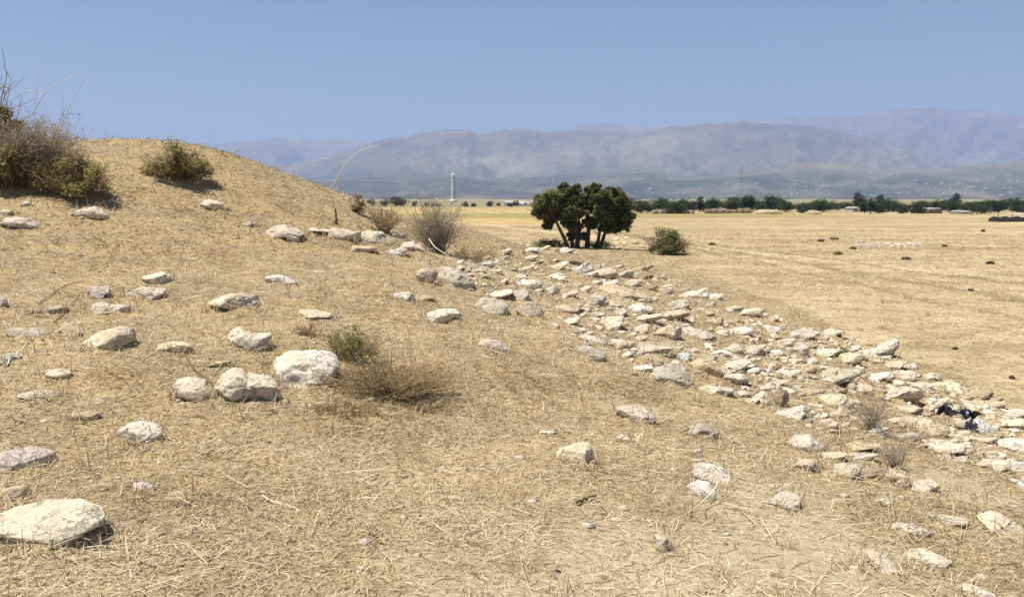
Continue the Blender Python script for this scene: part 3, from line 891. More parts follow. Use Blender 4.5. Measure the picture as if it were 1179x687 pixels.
# ------------------------------------------------------------------ straw, pebbles
def blades(cx, cy, L, W, yaw, pitch, tone, bend, name, mat):
    """bent pointed blades rooted at (cx, cy) on the ground"""
    n = len(cx)
    cz = Hd(cx, cy) - .004
    d = np.column_stack([np.cos(yaw) * np.cos(pitch), np.sin(yaw) * np.cos(pitch), np.sin(pitch)])
    side = np.column_stack([-np.sin(yaw), np.cos(yaw), np.zeros(n)])
    tw = rng.uniform(-.8, .8, n)[:, None]
    side = side * np.cos(tw) + np.array([0, 0, 1.0]) * np.sin(tw)
    b = np.column_stack([cx, cy, cz])
    mid = b + d * (L * .55)[:, None]
    end = b + d * L[:, None] + np.column_stack([side[:, 0] * bend * L * .3, side[:, 1] * bend * L * .3, -np.abs(bend) * L * .22])
    # tips must not sink under the ground
    gz = Hd(end[:, 0], end[:, 1]) + .002; end[:, 2] = np.maximum(end[:, 2], gz)
    gz = Hd(mid[:, 0], mid[:, 1]) + .003; mid[:, 2] = np.maximum(mid[:, 2], gz)
    w = side * (W * .5)[:, None]
    V = np.stack([b - w, b + w, mid + w * .85, mid - w * .85, end], 1).reshape(-1, 3)
    k = np.arange(n)[:, None] * 5
    loops = np.concatenate([k + 0, k + 1, k + 2, k + 3, k + 3, k + 2, k + 4], 1).ravel()
    cnt = np.tile([4, 3], n)
    me = np_mesh(name, V, loops, cnt, False, np.repeat(np.clip(tone, 0, 1), 5))
    return link(name, me, mat)


def build_grass():
    n = 560000
    az = rng.uniform(R(-40), R(40), n); r = np.exp(rng.uniform(math.log(2.4), math.log(105), n))
    x, y = r * np.sin(az), r * np.cos(az)
    keep = (rng.uniform(size=n) < 1 - sstep(45, 105, r)) & (rng.uniform(size=n) < np.clip(1.28 - 1.4 * bare_zone(x, y) - .25 * fbm(x / .5, y / .5, octv=2, seed=41), .12, 1))
    x, y, r = x[keep], y[keep], r[keep]
    n = len(x)
    pl = plain_zone(x, y)
    L = rng.lognormal(math.log(.050), .5, n) * (1 + r / 22); L = np.minimum(L, .42)
    W = .0022 * (1 + r / 4.5) * rng.uniform(.6, 1.5, n)
    yaw = rng.uniform(0, 6.283, n)
    pitch = np.abs(rng.normal(0, .22, n)); up = rng.uniform(size=n) < .05
    pitch = np.where(up, rng.uniform(.4, 1.2, n), pitch)
    pitch = np.where(pl > .5, pitch * .5, pitch)
    tone = np.clip(.60 + .24 * fbm(x / .9, y / .9, octv=3, seed=44) + .2 * fbm(x / 4, y / 4, octv=2, seed=46) + rng.normal(0, .2, n), 0, 1)
    br = sstep(.10, .42, fbm(x / 1.0, y / 1.0, octv=4, seed=48, gain=.6)) * (1 - .6 * sstep(15, 40, r))
    for (bx, by, br_, ba) in ((430, 478, .75, .8), (75, 492, .5, .8), (215, 575, .35, .6), (430, 425, .6, .7), (250, 360, .7, .4), (1010, 505, .8, .5)):
        q = hit(bx, by); br = np.maximum(br, ba * np.exp(-((x - q[0]) ** 2 + (y - q[1]) ** 2) / br_ ** 2))
    tone = np.clip(tone - .36 * br + .25 * sstep(.4, .8, bare_zone(x, y)), 0, 1)
    o = blades(x, y, L, W, yaw, pitch, tone, rng.normal(0, .5, n), 'dry_grass', MAT_STRAW)
    tag(o, 'matted dry straw-coloured grass covering the mound', 'grass', kind='stuff')
    # broken longer stalks lying about
    m_ = 1900
    az = rng.uniform(R(-38), R(38), m_); r2 = np.exp(rng.uniform(math.log(2.6), math.log(24), m_))
    o = blades(r2 * np.sin(az), r2 * np.cos(az), rng.uniform(.10, .34, m_) * (1 + r2 / 30), .0042 * (1 + r2 / 9) * rng.uniform(.6, 1.2, m_), rng.uniform(0, 6.283, m_), np.abs(rng.normal(0, .1, m_)), np.where(rng.uniform(size=m_) < .3, .12, rng.uniform(.5, 1, m_)), rng.normal(0, .5, m_), 'dry_grass', MAT_STRAW)
    tag(o, 'longer broken straw stalks lying on the mound', 'grass', kind='stuff')
    # taller wisps round the stones and in loose tufts
    X, Y, LL = [], [], []
    for q in ROCKS:
        if q['p'][1] > 30: continue
        k = int(10 + q['w'] * .8) if not inside(q['px'], q['py'], BAND_POLY) else 8
        a = rng.uniform(0, 6.283, k)
        X.append(q['p'][0] + np.cos(a) * q['W'] * .52 * rng.uniform(.9, 1.25, k)); Y.append(q['p'][1] + np.sin(a) * q['D'] * .55 * rng.uniform(.9, 1.3, k))
        LL.append(rng.uniform(.05, .15, k) * (1 + q['p'][1] / 22))
    for _ in range(330):
        azz, rr = rng.uniform(R(-36), R(34)), math.exp(rng.uniform(math.log(3), math.log(30)))
        if plain_zone(np.array([rr * math.sin(azz)]), np.array([rr * math.cos(azz)]))[0] > .5 and rng.uniform() < .6: continue
        k = rng.integers(8, 26); s = rng.uniform(.02, .09)
        X.append(rr * math.sin(azz) + rng.normal(0, s, k)); Y.append(rr * math.cos(azz) + rng.normal(0, s, k)); LL.append(rng.uniform(.05, .17, k) * (1 + rr / 25))
    X, Y, LL = map(np.concatenate, (X, Y, LL)); n = len(X)
    # thin seed stems standing on the crest against the sky
    o = blades(X, Y, LL, .0022 * (1 + np.hypot(X, Y) / 5), rng.uniform(0, 6.283, n), rng.uniform(.35, 1.35, n), rng.normal(.55, .24, n), rng.normal(0, .6, n), 'dry_grass', MAT_STRAW)
    tag(o, 'thin upright dry grass wisps round the stones', 'grass', kind='stuff')


def build_pebbles():
    V0, F0 = ico(1)
    n = 1000
    az = rng.uniform(R(-38), R(36), n); r = np.exp(rng.uniform(math.log(2.8), math.log(30), n))
    x, y = r * np.sin(az), r * np.cos(az)
    # many more chips among the rubble
    for q in ROCKS:
        if q['label'] and inside(q['px'], q['py'], BAND_POLY):
            k = 8; x = np.append(x, q['p'][0] + rng.normal(0, q['W'] * .9, k)); y = np.append(y, q['p'][1] + rng.normal(0, q['W'] * 1.3, k))
    n = len(x); r = np.hypot(x, y)
    s = np.clip(rng.lognormal(math.log(.009), .55, n), .004, .045) * (1 + r / 9)
    s = np.minimum(s, .034)
    z = Hd(x, y)
    sc = s[:, None] * np.column_stack([rng.uniform(.7, 1.5, n), rng.uniform(.7, 1.5, n), rng.uniform(.3, .7, n)])
    a = rng.uniform(0, 6.28, n)
    V = V0[None] * (1 + rng.uniform(-.42, .30, (n, len(V0), 1))) * sc[:, None, :]
    ca, sa = np.cos(a)[:, None], np.sin(a)[:, None]
    V = np.stack([V[..., 0] * ca - V[..., 1] * sa, V[..., 0] * sa + V[..., 1] * ca, V[..., 2]], -1) + np.column_stack([x, y, z + sc[:, 2] * .1])[:, None]
    Fa = (F0[None] + (np.arange(n) * len(V0))[:, None, None]).reshape(-1, 3)
    tone = np.where(rng.uniform(size=n) < .08, rng.uniform(0, .3, n), rng.uniform(.35, .85, n))
    me = np_mesh('pebbles', V.reshape(-1, 3), Fa.ravel(), np.full(len(Fa), 3), False, np.repeat(tone, len(V0)))
    o = link('pebbles', me, ramp_attr_material('pebble', [(0, (.05, .035, .022)), (.25, (.16, .115, .07)), (.5, (.40, .33, .23)), (1, (.58, .53, .45))]))
    tag(o, 'small loose pebbles and dark crumbs scattered in the straw', 'pebbles', kind='stuff')


def build_rubble():
    """the smallest broken bits between the stones: too many to count"""
    V0, F0 = ico(2)
    r = np.random.default_rng(17)
    P_, S_ = [], []
    while len(P_) < 1400:
        px, py = r.uniform(515, 1185), r.uniform(280, 572)
        if not inside(px, py, BAND_POLY): continue
        if ((px - 1005) / 40) ** 2 + ((py - 480) / 30) ** 2 < 1 and r.uniform() < .7: continue
        if float(vnoise(np.array([px / 42]), np.array([py / 22]), seed=73)[0]) < -.18 and r.uniform() < .6: continue
        p = hit(px, py)
        if p is None: continue
        P_.append(p); S_.append(p[1] / F * (2.4 + 4.6 * np.clip((py - 280) / 170, 0, 1)) * min(r.lognormal(-.05, .42), 1.35))
    P_ = np.array(P_); S_ = np.array(S_); n = len(P_)
    sc = S_[:, None] * np.column_stack([r.uniform(.7, 1.5, n), r.uniform(.6, 1.2, n), r.uniform(.4, .8, n)]) * .75
    B = np.abs(V0) ** .8 * np.sign(V0)
    V = B[None] * (1 + r.uniform(-.13, .13, (n, len(V0), 1)))
    for _ in range(6):
        nr = r.normal(size=(n, 3)); nr /= np.linalg.norm(nr, axis=1)[:, None]; c = r.uniform(.3, .8, n)
        d = np.einsum('nvk,nk->nv', V, nr) - c[:, None]
        V = V - np.maximum(d, 0)[..., None] * nr[:, None, :]
    V = V * sc[:, None, :]
    a = r.uniform(0, 6.28, n); ca, sa = np.cos(a)[:, None], np.sin(a)[:, None]
    V = np.stack([V[..., 0] * ca - V[..., 1] * sa, V[..., 0] * sa + V[..., 1] * ca, V[..., 2]], -1)
    V = V + np.column_stack([P_[:, 0], P_[:, 1], Hd(P_[:, 0], P_[:, 1]) + sc[:, 2] * .2])[:, None]
    Fa = (F0[None] + (np.arange(n) * len(V0))[:, None, None]).reshape(-1, 3)
    tone = r.uniform(0, 1, n)
    me = np_mesh('rubble', V.reshape(-1, 3), Fa.ravel(), np.full(len(Fa), 3), False, np.repeat(tone, len(V0)))
    o = link('rubble', me, ramp_attr_material('rubble_chip', [(0, (.30, .24, .17)), (.3, (.44, .37, .27)), (.6, (.56, .49, .38)), (1, (.64, .585, .49))]))
    tag(o, 'small broken limestone chips filling the gaps between the rubble stones', 'rubble', kind='stuff')


# ------------------------------------------------------------------ shrubs and trees
def ground_point(px, py, Y=None):
    if Y is None: p = hit(px, py)
    else:
        p = at(px, py, Y); p[2] = H(p[0], p[1])[0]
    return p


def twigs(r, n, hgt, spread, rad, side=4, lean=(0, 0), droop=.0, sub=4, t0=.35):
    T = Tubes()
    tips = []
    for _ in range(n):
        a = r.uniform(0, 6.283); el = r.uniform(.25, 1) ** .7
        out = spread * r.uniform(.3, 1.0)
        L = hgt * r.uniform(.55, 1.0)
        d = np.array([math.cos(a) * out + lean[0], math.sin(a) * out * .8 + lean[1], L * el])
        b = np.array([r.normal(0, spread * .12), r.normal(0, spread * .1), -.05])
        t = np.linspace(0, 1, 6)[:, None]
        wob = np.cumsum(r.normal(0, .035 * hgt, (6, 3)), 0) * t
        p = b + d * t + np.array([0, 0, 1]) * (t * (1 - t)) * hgt * .25 + wob - np.array([0, 0, 1]) * t ** 2 * droop * out
        tone = r.uniform(0, 1)
        T.add(p, np.linspace(rad, rad * .4, 6), 3, tone); tips.append(p[-1]); tips.append(p[4])
        for _k in range(sub):
            f = r.uniform(.35, .95); i = f * 5; j = int(i); q = p[j] + (p[min(j + 1, 5)] - p[j]) * (i - j)
            dd = d / np.linalg.norm(d) + r.normal(0, .75, 3); dd[2] = abs(dd[2]) * .8
            l2 = hgt * r.uniform(.12, .34)
            pp = q + np.linspace(0, 1, 4)[:, None] * dd * l2 / np.linalg.norm(dd) + np.cumsum(r.normal(0, .012 * hgt, (4, 3)), 0)
            T.add(pp, np.linspace(rad * .6, rad * .3, 4), 3, tone); tips.append(pp[-1]); tips.append(pp[2])
    return T, np.array(tips)


def shrub(px, py, wpx, hpx, label, kind, seed, Y=None, cat='shrub', group=None, n=60, leaves=2500, lsize=.05, rad=.006, name='shrub', depth=.8, squash=1.0):
    """kind: olive, dark, dry, sprig.  px, py is the middle of its foot"""
    r = np.random.default_rng(seed)
    p = ground_point(px, py, Y)
    m = p[1] / F
    W, Hh = wpx * m, hpx * m
    e = empty(name, p)
    tag(e, label, cat, group)
    T, tips = twigs(r, n, Hh, W * .5 * squash, rad, sub=4)
    tw = link('twigs' if kind in ('dry', 'wisp') else 'stems', T.mesh('twigs'), MAT_BROWN if kind == 'wisp' else MAT_TWIG if kind in ('dry', 'greydry') else MAT_BROWN, e)
    if leaves:
        if kind in ('dry', 'greydry', 'wisp'):
            idx = r.integers(0, len(tips), leaves)
            C = tips[idx] + r.normal(0, .026 * Hh, (leaves, 3)); tone = r.uniform(0, 1, leaves)
            mat = MAT_BROWN if kind == 'wisp' else MAT_DRYLEAF
        else:
            k = 26
            cl = []
            for _ in range(k):
                a = r.uniform(0, 6.283); rr = math.sqrt(r.uniform(0, 1)) * .40
                top = math.sqrt(max(0, 1 - (rr / .52) ** 2))
                cl.append((math.cos(a) * rr * W, math.sin(a) * rr * W * depth, Hh * (r.uniform(.12, .86) * top), W * r.uniform(.07, .16)))
            C, tone = clump_points(cl, leaves, r, .55)
            mat = {'olive': MAT_OLIVE, 'dark': MAT_LEAF, 'sprig': MAT_SPRIG, 'scrub': MAT_SCRUB}[kind]
        C[:, 2] = np.maximum(C[:, 2], .01)
        link('foliage', leaf_mesh('foliage', C, lsize, tone, r=r), mat, e)
    return e


def tree(px, py, label, crown, stems, seed, Y, leaves=9000, lsize=.16, group=None):
    """crown: clumps in picture px offsets (dx, dz, radius px, depth); stems: lists of (dx, dz) px"""
    r = np.random.default_rng(seed)
    p = ground_point(px, py, Y); m = p[1] / F
    e = empty('tree', p); tag(e, label, 'tree', group)
    for s in stems:
        T = Tubes()
        base = np.array([s[0][0] * m, r.uniform(-.4, .4), -.15])
        pp = [base] + [np.array([dx * m, base[1] + r.normal(0, .12), dz * m]) for dx, dz in s[1:]]
        # smooth polyline
        pp = np.array(pp); tt = np.linspace(0, len(pp) - 1, 9)
        q = np.column_stack([np.interp(tt, np.arange(len(pp)), pp[:, k]) for k in range(3)]) + np.cumsum(r.normal(0, .03, (9, 3)), 0)
        T.add(q, np.linspace(.12, .04, 9), 7)
        for _ in range(7):
            i = r.integers(4, 9); d = np.array([r.normal(0, .8), r.normal(0, .8), r.uniform(.2, .9)]); l = r.uniform(.3, .7)
            T.add(q[i] + np.linspace(0, 1, 4)[:, None] * d * l, np.linspace(.045, .012, 4), 5)
        link('trunk', T.mesh('trunk'), MAT_BARK, e)
    cl = [(dx * m, dp, dz * m, q * m) for dx, dz, q, dp in crown]
    # break each lobe into leaf clumps
    sub = []
    for (x, y, z, q) in cl:
        for _ in range(9):
            d = r.normal(size=3); d /= np.linalg.norm(d)
            k_ = r.uniform(.55, 1.0)
            sub.append((x + d[0] * q * k_, y + d[1] * q * k_, z + d[2] * q * k_ * .85, q * r.uniform(.26, .5)))
        sub.append((x, y, z, q * .8))
    C, tone = clump_points(sub, leaves, r, .5)
    link('crown', leaf_mesh('crown', C, lsize, tone, r=r), MAT_LEAF, e)
    return e


def build_plants():
    # twin trees: picture px measured from each foot
    tree(655, 280, 'many-stemmed dark green tree with a crown leaning away from its twin',
         [(-29, 49, 15, .1), (-18, 57, 15, -.3), (-4, 59, 14, .3), (5, 53, 13, -.2), (-12, 44, 15, .4), (3, 38, 13, -.4), (-33, 40, 11, 0), (6, 65, 9, .2), (-22, 32, 9, .3), (6, 24, 10, .2), (-4, 66, 8, 0), (8, 12, 7, .1), (-24, 24, 6, .3), (-2, 48, 16, 0), (-20, 44, 14, .2), (10, 45, 13, 0), (-4, 28, 8, -.2), (2, 14, 6, .2)],
         [[(0, 0), (-8, 16), (-16, 30), (-24, 42)], [(4, 0), (2, 20), (-2, 40), (-6, 56)], [(8, 0), (8, 22), (6, 44)], [(11, -1), (13, 20), (10, 48)]], 3, 50.0, 42000, .15, 'twin trees on the plain')
    tree(684, 281, 'many-stemmed dark green tree with a bushier rounded crown than its twin',
         [(-4, 62, 12, .2), (5, 55, 15, -.3), (18, 57, 14, .3), (31, 46, 14, .1), (36, 36, 11, -.2), (23, 39, 16, .4), (7, 39, 15, -.4), (-6, 46, 12, .1), (26, 62, 9, 0), (2, 68, 8, .2), (37, 27, 9, .1), (-6, 30, 9, .3), (26, 24, 10, .2), (-12, 14, 6, .2), (12, 24, 9, 0), (14, 48, 16, 0), (28, 52, 13, 0), (-8, 54, 12, 0), (0, 30, 9, .3), (18, 28, 9, -.3)],
         [[(-6, 0), (-5, 18), (-4, 36), (-3, 54)], [(0, -1), (4, 18), (8, 40)], [(6, 0), (10, 16), (16, 34), (22, 50)], [(2, 0), (6, 20), (14, 44)], [(-9, 0), (-8, 20), (-10, 40)]], 4, 50.5, 46000, .15, 'twin trees on the plain')
    shrub(770, 280, 64, 32, 'round olive-green bush standing just past the twin trees', 'dark', 11, 47, n=60, leaves=8000, lsize=.10, rad=.02, name='bush', cat='bush')
    shrub(636, 284, 46, 7, 'low dark brush standing in for shade under the leaning twin tree', 'dark', 51, None, n=30, leaves=1600, lsize=.12, rad=.015, name='bush', cat='bush')  # dark leaf clumps: brush that also stands in for the tree's shadow
    shrub(690, 284, 34, 6, 'low dark brush standing in for shade under the bushier twin tree', 'dark', 52, None, n=24, leaves=1200, lsize=.12, rad=.015, name='bush', cat='bush')  # more dark leaves added as brush and shade at the trunks' foot
    # left edge
    shrub(30, 214, 124, 82, 'big bushy dry shrub of grey twigs at the edge of the picture', 'greydry', 21, 15.3, n=560, leaves=12000, lsize=.034, rad=.005, squash=1.1)
    shrub(8, 213, 116, 62, 'olive shrub growing up through the big grey dry one', 'olive', 22, 15.0, n=60, leaves=6500, lsize=.055)
    shrub(-4, 210, 70, 132, 'dark green leafy bush top behind the grey twigs', 'dark', 43, 15.6, n=40, leaves=13000, lsize=.075, rad=.012, name='bush', cat='bush')
    shrub(82, 227, 98, 52, 'low rounded olive-green shrub in front of the grey twigs', 'olive', 24, None, n=90, leaves=6500, lsize=.05)
    shrub(203, 206, 88, 44, 'flat-topped olive shrub on the crest of the mound', 'olive', 25, None, n=90, leaves=5200, lsize=.055)
    # centre
    shrub(503, 291, 66, 70, 'dry bush of fine grey-brown twigs beside the white stone cluster', 'dry', 26, None, n=230, leaves=2200, lsize=.03, rad=.0055, name='dry_bush', cat='bush')
    shrub(442, 268, 50, 38, 'small pale dry bush behind the white stone cluster', 'wisp', 27, None, n=90, leaves=500, lsize=.03, rad=.006, name='dry_bush', cat='bush')
    shrub(412, 246, 20, 26, 'little dark weed where the mound meets the far plain', 'olive', 28, None, n=25, leaves=500, lsize=.05, name='weed', cat='weed')
    shrub(545, 300, 60, 22, 'low sparse dry weed past the dry grey-brown bush', 'wisp', 29, None, n=70, leaves=200, lsize=.03, name='weed', cat='weed')
    shrub(408, 414, 74, 48, 'fresh green sprigs growing behind the large blocky boulder', 'sprig', 30, None, n=170, leaves=1500, lsize=.024, rad=.0025, name='weed', cat='weed')
    shrub(450, 454, 200, 54, 'low brown withered shrub spreading beside the large blocky boulder', 'wisp', 31, None, n=620, leaves=900, lsize=.022, rad=.0028, name='withered_shrub', squash=.9)
    shrub(392, 472, 170, 20, 'low brown dead twigs in front of the large blocky boulder', 'wisp', 32, None, n=240, leaves=300, lsize=.02, rad=.0022, name='withered_shrub', squash=.6)
    shrub(486, 470, 130, 20, 'outlying tuft of withered brown twigs past the brown shrub', 'wisp', 33, None, n=190, leaves=200, lsize=.02, rad=.0022, name='withered_shrub', squash=.6)
    shrub(352, 385, 60, 22, 'low brown twigs behind the large blocky boulder', 'wisp', 37, None, n=60, leaves=300, lsize=.02, rad=.0022, name='withered_shrub', squash=.6)
    # among the rubble
    shrub(1002, 498, 90, 66, 'wispy grey dry weed rooted amid the rubble', 'dry', 34, None, n=70, leaves=120, lsize=.016, rad=.0024, name='weed', cat='weed', squash=.6)
    shrub(1032, 538, 74, 54, 'wispy dry weed just downhill of the lower stone cluster top', 'dry', 35, None, n=60, leaves=100, lsize=.016, rad=.0022, name='weed', cat='weed', squash=.6)
    shrub(967, 411, 22, 17, 'small dark brown bush on the far rim of the rubble', 'olive', 36, None, n=30, leaves=700, lsize=.04, name='bush', cat='bush')
    # plain: low dark tufts, each with what it stands near
    G = 'low dry tufts dotted over the plain'
    tf = [(965, 293, 13, 5, 'low dark tuft before the pale stones on the plain'), (945, 278, 10, 4, 'small tuft beyond the wheel tracks'), (1043, 299, 12, 5, 'lone tuft beside the wheel track'), (1118, 335, 11, 5, 'dark tuft nearest to us on the open plain'), (1140, 304, 12, 5, 'tuft on the plain below the black tent'), (1132, 267, 7, 5, 'dark dot of a bush between the black tent and the pale stones'), (982, 287, 9, 4, 'tuft at the near end of the pale stones'), (960, 276, 14, 4, 'broad brownish tuft above the pale stones'), (1088, 284, 8, 4, 'round tuft past the far end of the pale stones'),
          (1100, 402, 7, 4, 'tiny dark weed above the leaning bluish slab'), (1165, 436, 8, 6, 'dark weed above the end of the rubble'), (820, 282, 10, 4, 'pale tuft in front of the round bush')]
    for i, (x, y, w, h, l) in enumerate(tf):
        shrub(x, y, w * .9, h * .7, l, 'scrub', 60 + i, None, 'tuft', G, n=14, leaves=70, lsize=.14 if y < 330 else .05, rad=.01, name='grass_tuft')


def stalk(name, pts_, label, rad, mat, cat='stalk', group=None, base=None):
    """pts_: (picture x, picture y, distance) along the stalk"""
    P_ = np.array([at(*q) for q in pts_])
    t = np.linspace(0, len(P_) - 1, 14)
    q = np.column_stack([np.interp(t, np.arange(len(P_)), P_[:, k]) for k in range(3)])
    for _ in range(2): q[1:-1] = (q[:-2] + 2 * q[1:-1] + q[2:]) / 4
    o0 = q[0].copy()
    T = Tubes(); T.add(q - o0, np.linspace(rad, rad * .45, len(q)), 5)
    o = link(name, T.mesh(name), mat); o.location = o0
    return tag(o, label, cat, group)


def lying(name, pts_, label, rad, mat, cat='stick', lift=.012):
    q = np.array([hit(*p) for p in pts_]); t = np.linspace(0, len(q) - 1, 12)
    q = np.column_stack([np.interp(t, np.arange(len(q)), q[:, k]) for k in range(3)])
    for _ in range(2): q[1:-1] = (q[:-2] + 2 * q[1:-1] + q[2:]) / 4
    q[:, 2] = Hd(q[:, 0], q[:, 1]) + lift + rng.uniform(0, lift, len(q))
    o0 = q[0].copy(); T = Tubes(); T.add(q - o0, np.linspace(rad, rad * .55, len(q)), 5)
    o = link(name, T.mesh(name), mat); o.location = o0
    return tag(o, label, cat)


def build_sticks():
    stalk('grass_stalk', [(384, 214, 21), (392, 196, 21), (405, 179, 21), (420, 171, 21), (434, 168, 21)], 'pale arching grass stalk bowing out from the crest of the mound', .012, MAT_STALK)
    stalk('grass_stalk', [(387, 214, 21), (388, 200, 21.0), (387, 183, 21)], 'faint straight grass stalk beside the arching one', .007, MAT_STALK)
    stalk('grass_stalk', [(505, 232, 16.4), (500, 226, 16.4), (512, 236, 16.4), (524, 248, 16.4), (535, 260, 16.4)], 'broken pale stalk bent over the dry grey-brown bush', .009, MAT_STALK)
    stalk('grass_stalk', [(494, 275, 16), (500, 284, 15.6), (518, 296, 15.0)], 'pale stalk lying across the foot of the dry grey-brown bush', .010, MAT_STALK)
    stalk('grass_stalk', [(40, 120, 15.6), (43, 98, 15.6), (47, 80, 15.6), (49, 70, 15.6)], 'thin upright stalk sticking out of the big grey shrub', .006, MAT_STALK)
    stalk('grass_stalk', [(38, 130, 15.6), (52, 106, 15.6), (70, 94, 15.6), (92, 85, 15.6)], 'thickest pale stalk slanting out of the big grey shrub', .010, MAT_STALK)
    stalk('grass_stalk', [(72, 140, 15.6), (85, 112, 15.6), (98, 92, 15.6), (112, 72, 15.6)], 'long faint stalk leaning out over the open sky', .006, MAT_STALK)
    stalk('grass_stalk', [(20, 112, 15.6), (32, 104, 15.6), (50, 108, 15.6)], 'short bent stalk low on the top of the big grey shrub', .006, MAT_STALK)
    G = 'fine grass stems standing on the crest'
    for i, (x, y, t, l) in enumerate([(120, 163, 143, 'fine stem on the crest nearest the big grey shrub'), (186, 165, 150, 'fine stem rising behind the flat-topped crest shrub'), (241, 168, 145, 'fine pale stem on the crest just past the flat-topped shrub'), (270, 176, 158, 'fine stem halfway down the falling crest'), (237, 168, 152, 'shorter fine stem beside the pale crest stem'), (289, 183, 160, 'last fine stem on the falling crest')]):
        stalk('grass_stalk', [(x, y + 3, 18.3), (x + 1, (y + t) / 2, 18.3), (x + (-3, 2)[i % 2], t, 18.3)], l, .005, MAT_STALK, 'stem', G)
    stalk('dead_stalk', [(387, 259, 17.0), (387, 250, 17.0), (386, 240, 17.0)], 'short thick dead stem standing above the white stone cluster', .03, MAT_STICK, 'stem')
    stalk('grass_stalk', [(826, 555, 5.25), (823, 563, 5.2), (808, 578, 5.05), (790, 592, 4.93), (775, 599, 4.88)], 'dry stalk trailing down off the crumbly white stone', .004, MAT_STALK)
    lying('stick', [(664, 582), (674, 577), (686, 572)], 'short dark stick lying in the grass below the chipped wedge', .010, MAT_STICK)
    lying('twig', [(216, 415), (224, 428), (240, 440), (262, 452)], 'dry twig lying beside the half-sunk crumbling stone', .006, MAT_STICK, 'twig')
    lying('twig', [(44, 352), (58, 342), (78, 328), (98, 326)], 'curved brown twig above the sandy stone', .006, MAT_STICK, 'twig')
    lying('twig', [(62, 372), (78, 358), (95, 336)], 'straight brown twig alongside the sandy stone', .006, MAT_STICK, 'twig')
    lying('twig', [(302, 573), (320, 580), (345, 592)], 'pale twig lying on bare ground in the lowest grass', .005, MAT_STALK, 'twig')
    lying('twig', [(8, 424), (22, 405), (42, 388)], 'pale straight twig across the dull half-sunk stone', .005, MAT_STALK, 'twig')


# ------------------------------------------------------------------ rubbish
def build_scrap():
    # black plastic film crumpled between stones
    p = hit(1103, 493)
    m = p[1] / F
    nx, ny = 26, 16
    u, v = np.meshgrid(np.linspace(-1, 1, nx), np.linspace(-1, 1, ny))
    X = u * 20 * m; Yq = v * 12 * m + u * 2 * m
    Z = .14 + .10 * fbm(u * 2.2, v * 2.2, octv=3, seed=91) + .06 * np.abs(fbm(u * 4, v * 1.5, octv=2, seed=92)) - .10 * (u + .2 * v) * .5
    edge = 1 - .35 * fbm(u * 3, v * 3, octv=2, seed=77)
    X, Yq = X * edge, Yq * edge
    V = np.column_stack([X.ravel(), Yq.ravel(), Z.ravel() + .05])
    i = np.arange(ny - 1)[:, None] * nx; k = np.arange(nx - 1)[None]
    q = np.stack([i + k, i + k + 1, i + nx + k + 1, i + nx + k], -1).reshape(-1, 4)
    me = np_mesh('plastic_scrap', V, q.ravel(), np.full(len(q), 4))
    mt, nt, b = new_mat('black_plastic'); b.inputs['Base Color'].default_value = (.012, .012, .014, 1); b.inputs['Roughness'].default_value = .35; b.inputs['Specular IOR Level'].default_value = .5
    o = link('plastic_scrap', me, mt); o.location = p
    s = o.modifiers.new('s', 'SOLIDIFY'); s.thickness = .004
    tag(o, 'crumpled black plastic scrap caught between the rubble stones', 'rubbish')
    # yellow flower by the edge
    p = hit(1163, 573)
    e = empty('flower', p); tag(e, 'single tiny yellow flower in the grass near the long slanting stone', 'flower')
    T = Tubes(); T.add([(0, 0, 0), (.004, 0, .03), (0, 0, .06)], .003, 4); link('stem', T.mesh('stem'), MAT_SPRIG, e)
    mt, nt, b = new_mat('yellow_petal'); b.inputs['Base Color'].default_value = (.65, .50, .03, 1)
    r = np.random.default_rng(1); link('petals', leaf_mesh('petals', r.normal(0, .008, (14, 3)) + (0, 0, .065), .02, np.ones(14), r=r), mt, e)


# ------------------------------------------------------------------ far edge of the plain
def box(V, Fa, x0, x1, y0, y1, z0, z1):
    b = len(V)
    V += [(x0, y0, z0), (x1, y0, z0), (x1, y1, z0), (x0, y1, z0), (x0, y0, z1), (x1, y0, z1), (x1, y1, z1), (x0, y1, z1)]
    Fa += [[b + k for k in f] for f in ((0, 1, 5, 4), (1, 2, 6, 5), (2, 3, 7, 6), (3, 0, 4, 7), (4, 5, 6, 7), (3, 2, 1, 0))]


def box_obj(name, boxes, mat, parent=None):
    V, Fa = [], []
    for q in boxes: box(V, Fa, *q)
    return link(name, np_mesh(name, V, np.array(Fa).ravel(), np.full(len(Fa), 4), False), mat, parent)


def far_base(px, Y):
    p = at(px, HOR, Y); p[2] = PLAIN - .05
    return p


def make_tree_kind(name, hgt, wid, seed, form, leaves, mat=None):
    r = np.random.default_rng(seed)
    T = Tubes()
    T.add([(0, 0, -.2), (.05, 0, hgt * .3), (0, .05, hgt * .7)], [.14, .11, .05], 6)
    for _ in range(5):
        a = r.uniform(0, 6.28); T.add([(0, 0, hgt * .3), (math.cos(a) * wid * .2, math.sin(a) * wid * .2, hgt * .5), (math.cos(a) * wid * .35, math.sin(a) * wid * .35, hgt * .7)], [.06, .05, .02], 5)
    cl = []
    for _ in range(16):
        a = r.uniform(0, 6.28)
        if form == 'tall': rr, z, q = r.uniform(0, .3) * wid, hgt * r.uniform(.2, .95), wid * r.uniform(.22, .32)
        elif form == 'broad': rr, z, q = math.sqrt(r.uniform(0, 1)) * .42 * wid, hgt * r.uniform(.16, .85), wid * r.uniform(.13, .22)
        else: rr, z, q = math.sqrt(r.uniform(0, 1)) * .34 * wid, hgt * r.uniform(.16, .85), wid * r.uniform(.18, .28)
        cl.append((math.cos(a) * rr, math.sin(a) * rr, z, q))
    C, tone = clump_points(cl, int(leaves * 1.6), r, .5)
    C[:, 2] = np.clip(C[:, 2], .1, None)
    return T.mesh('trunk'), leaf_mesh('crown', C, .34, tone, r=r)


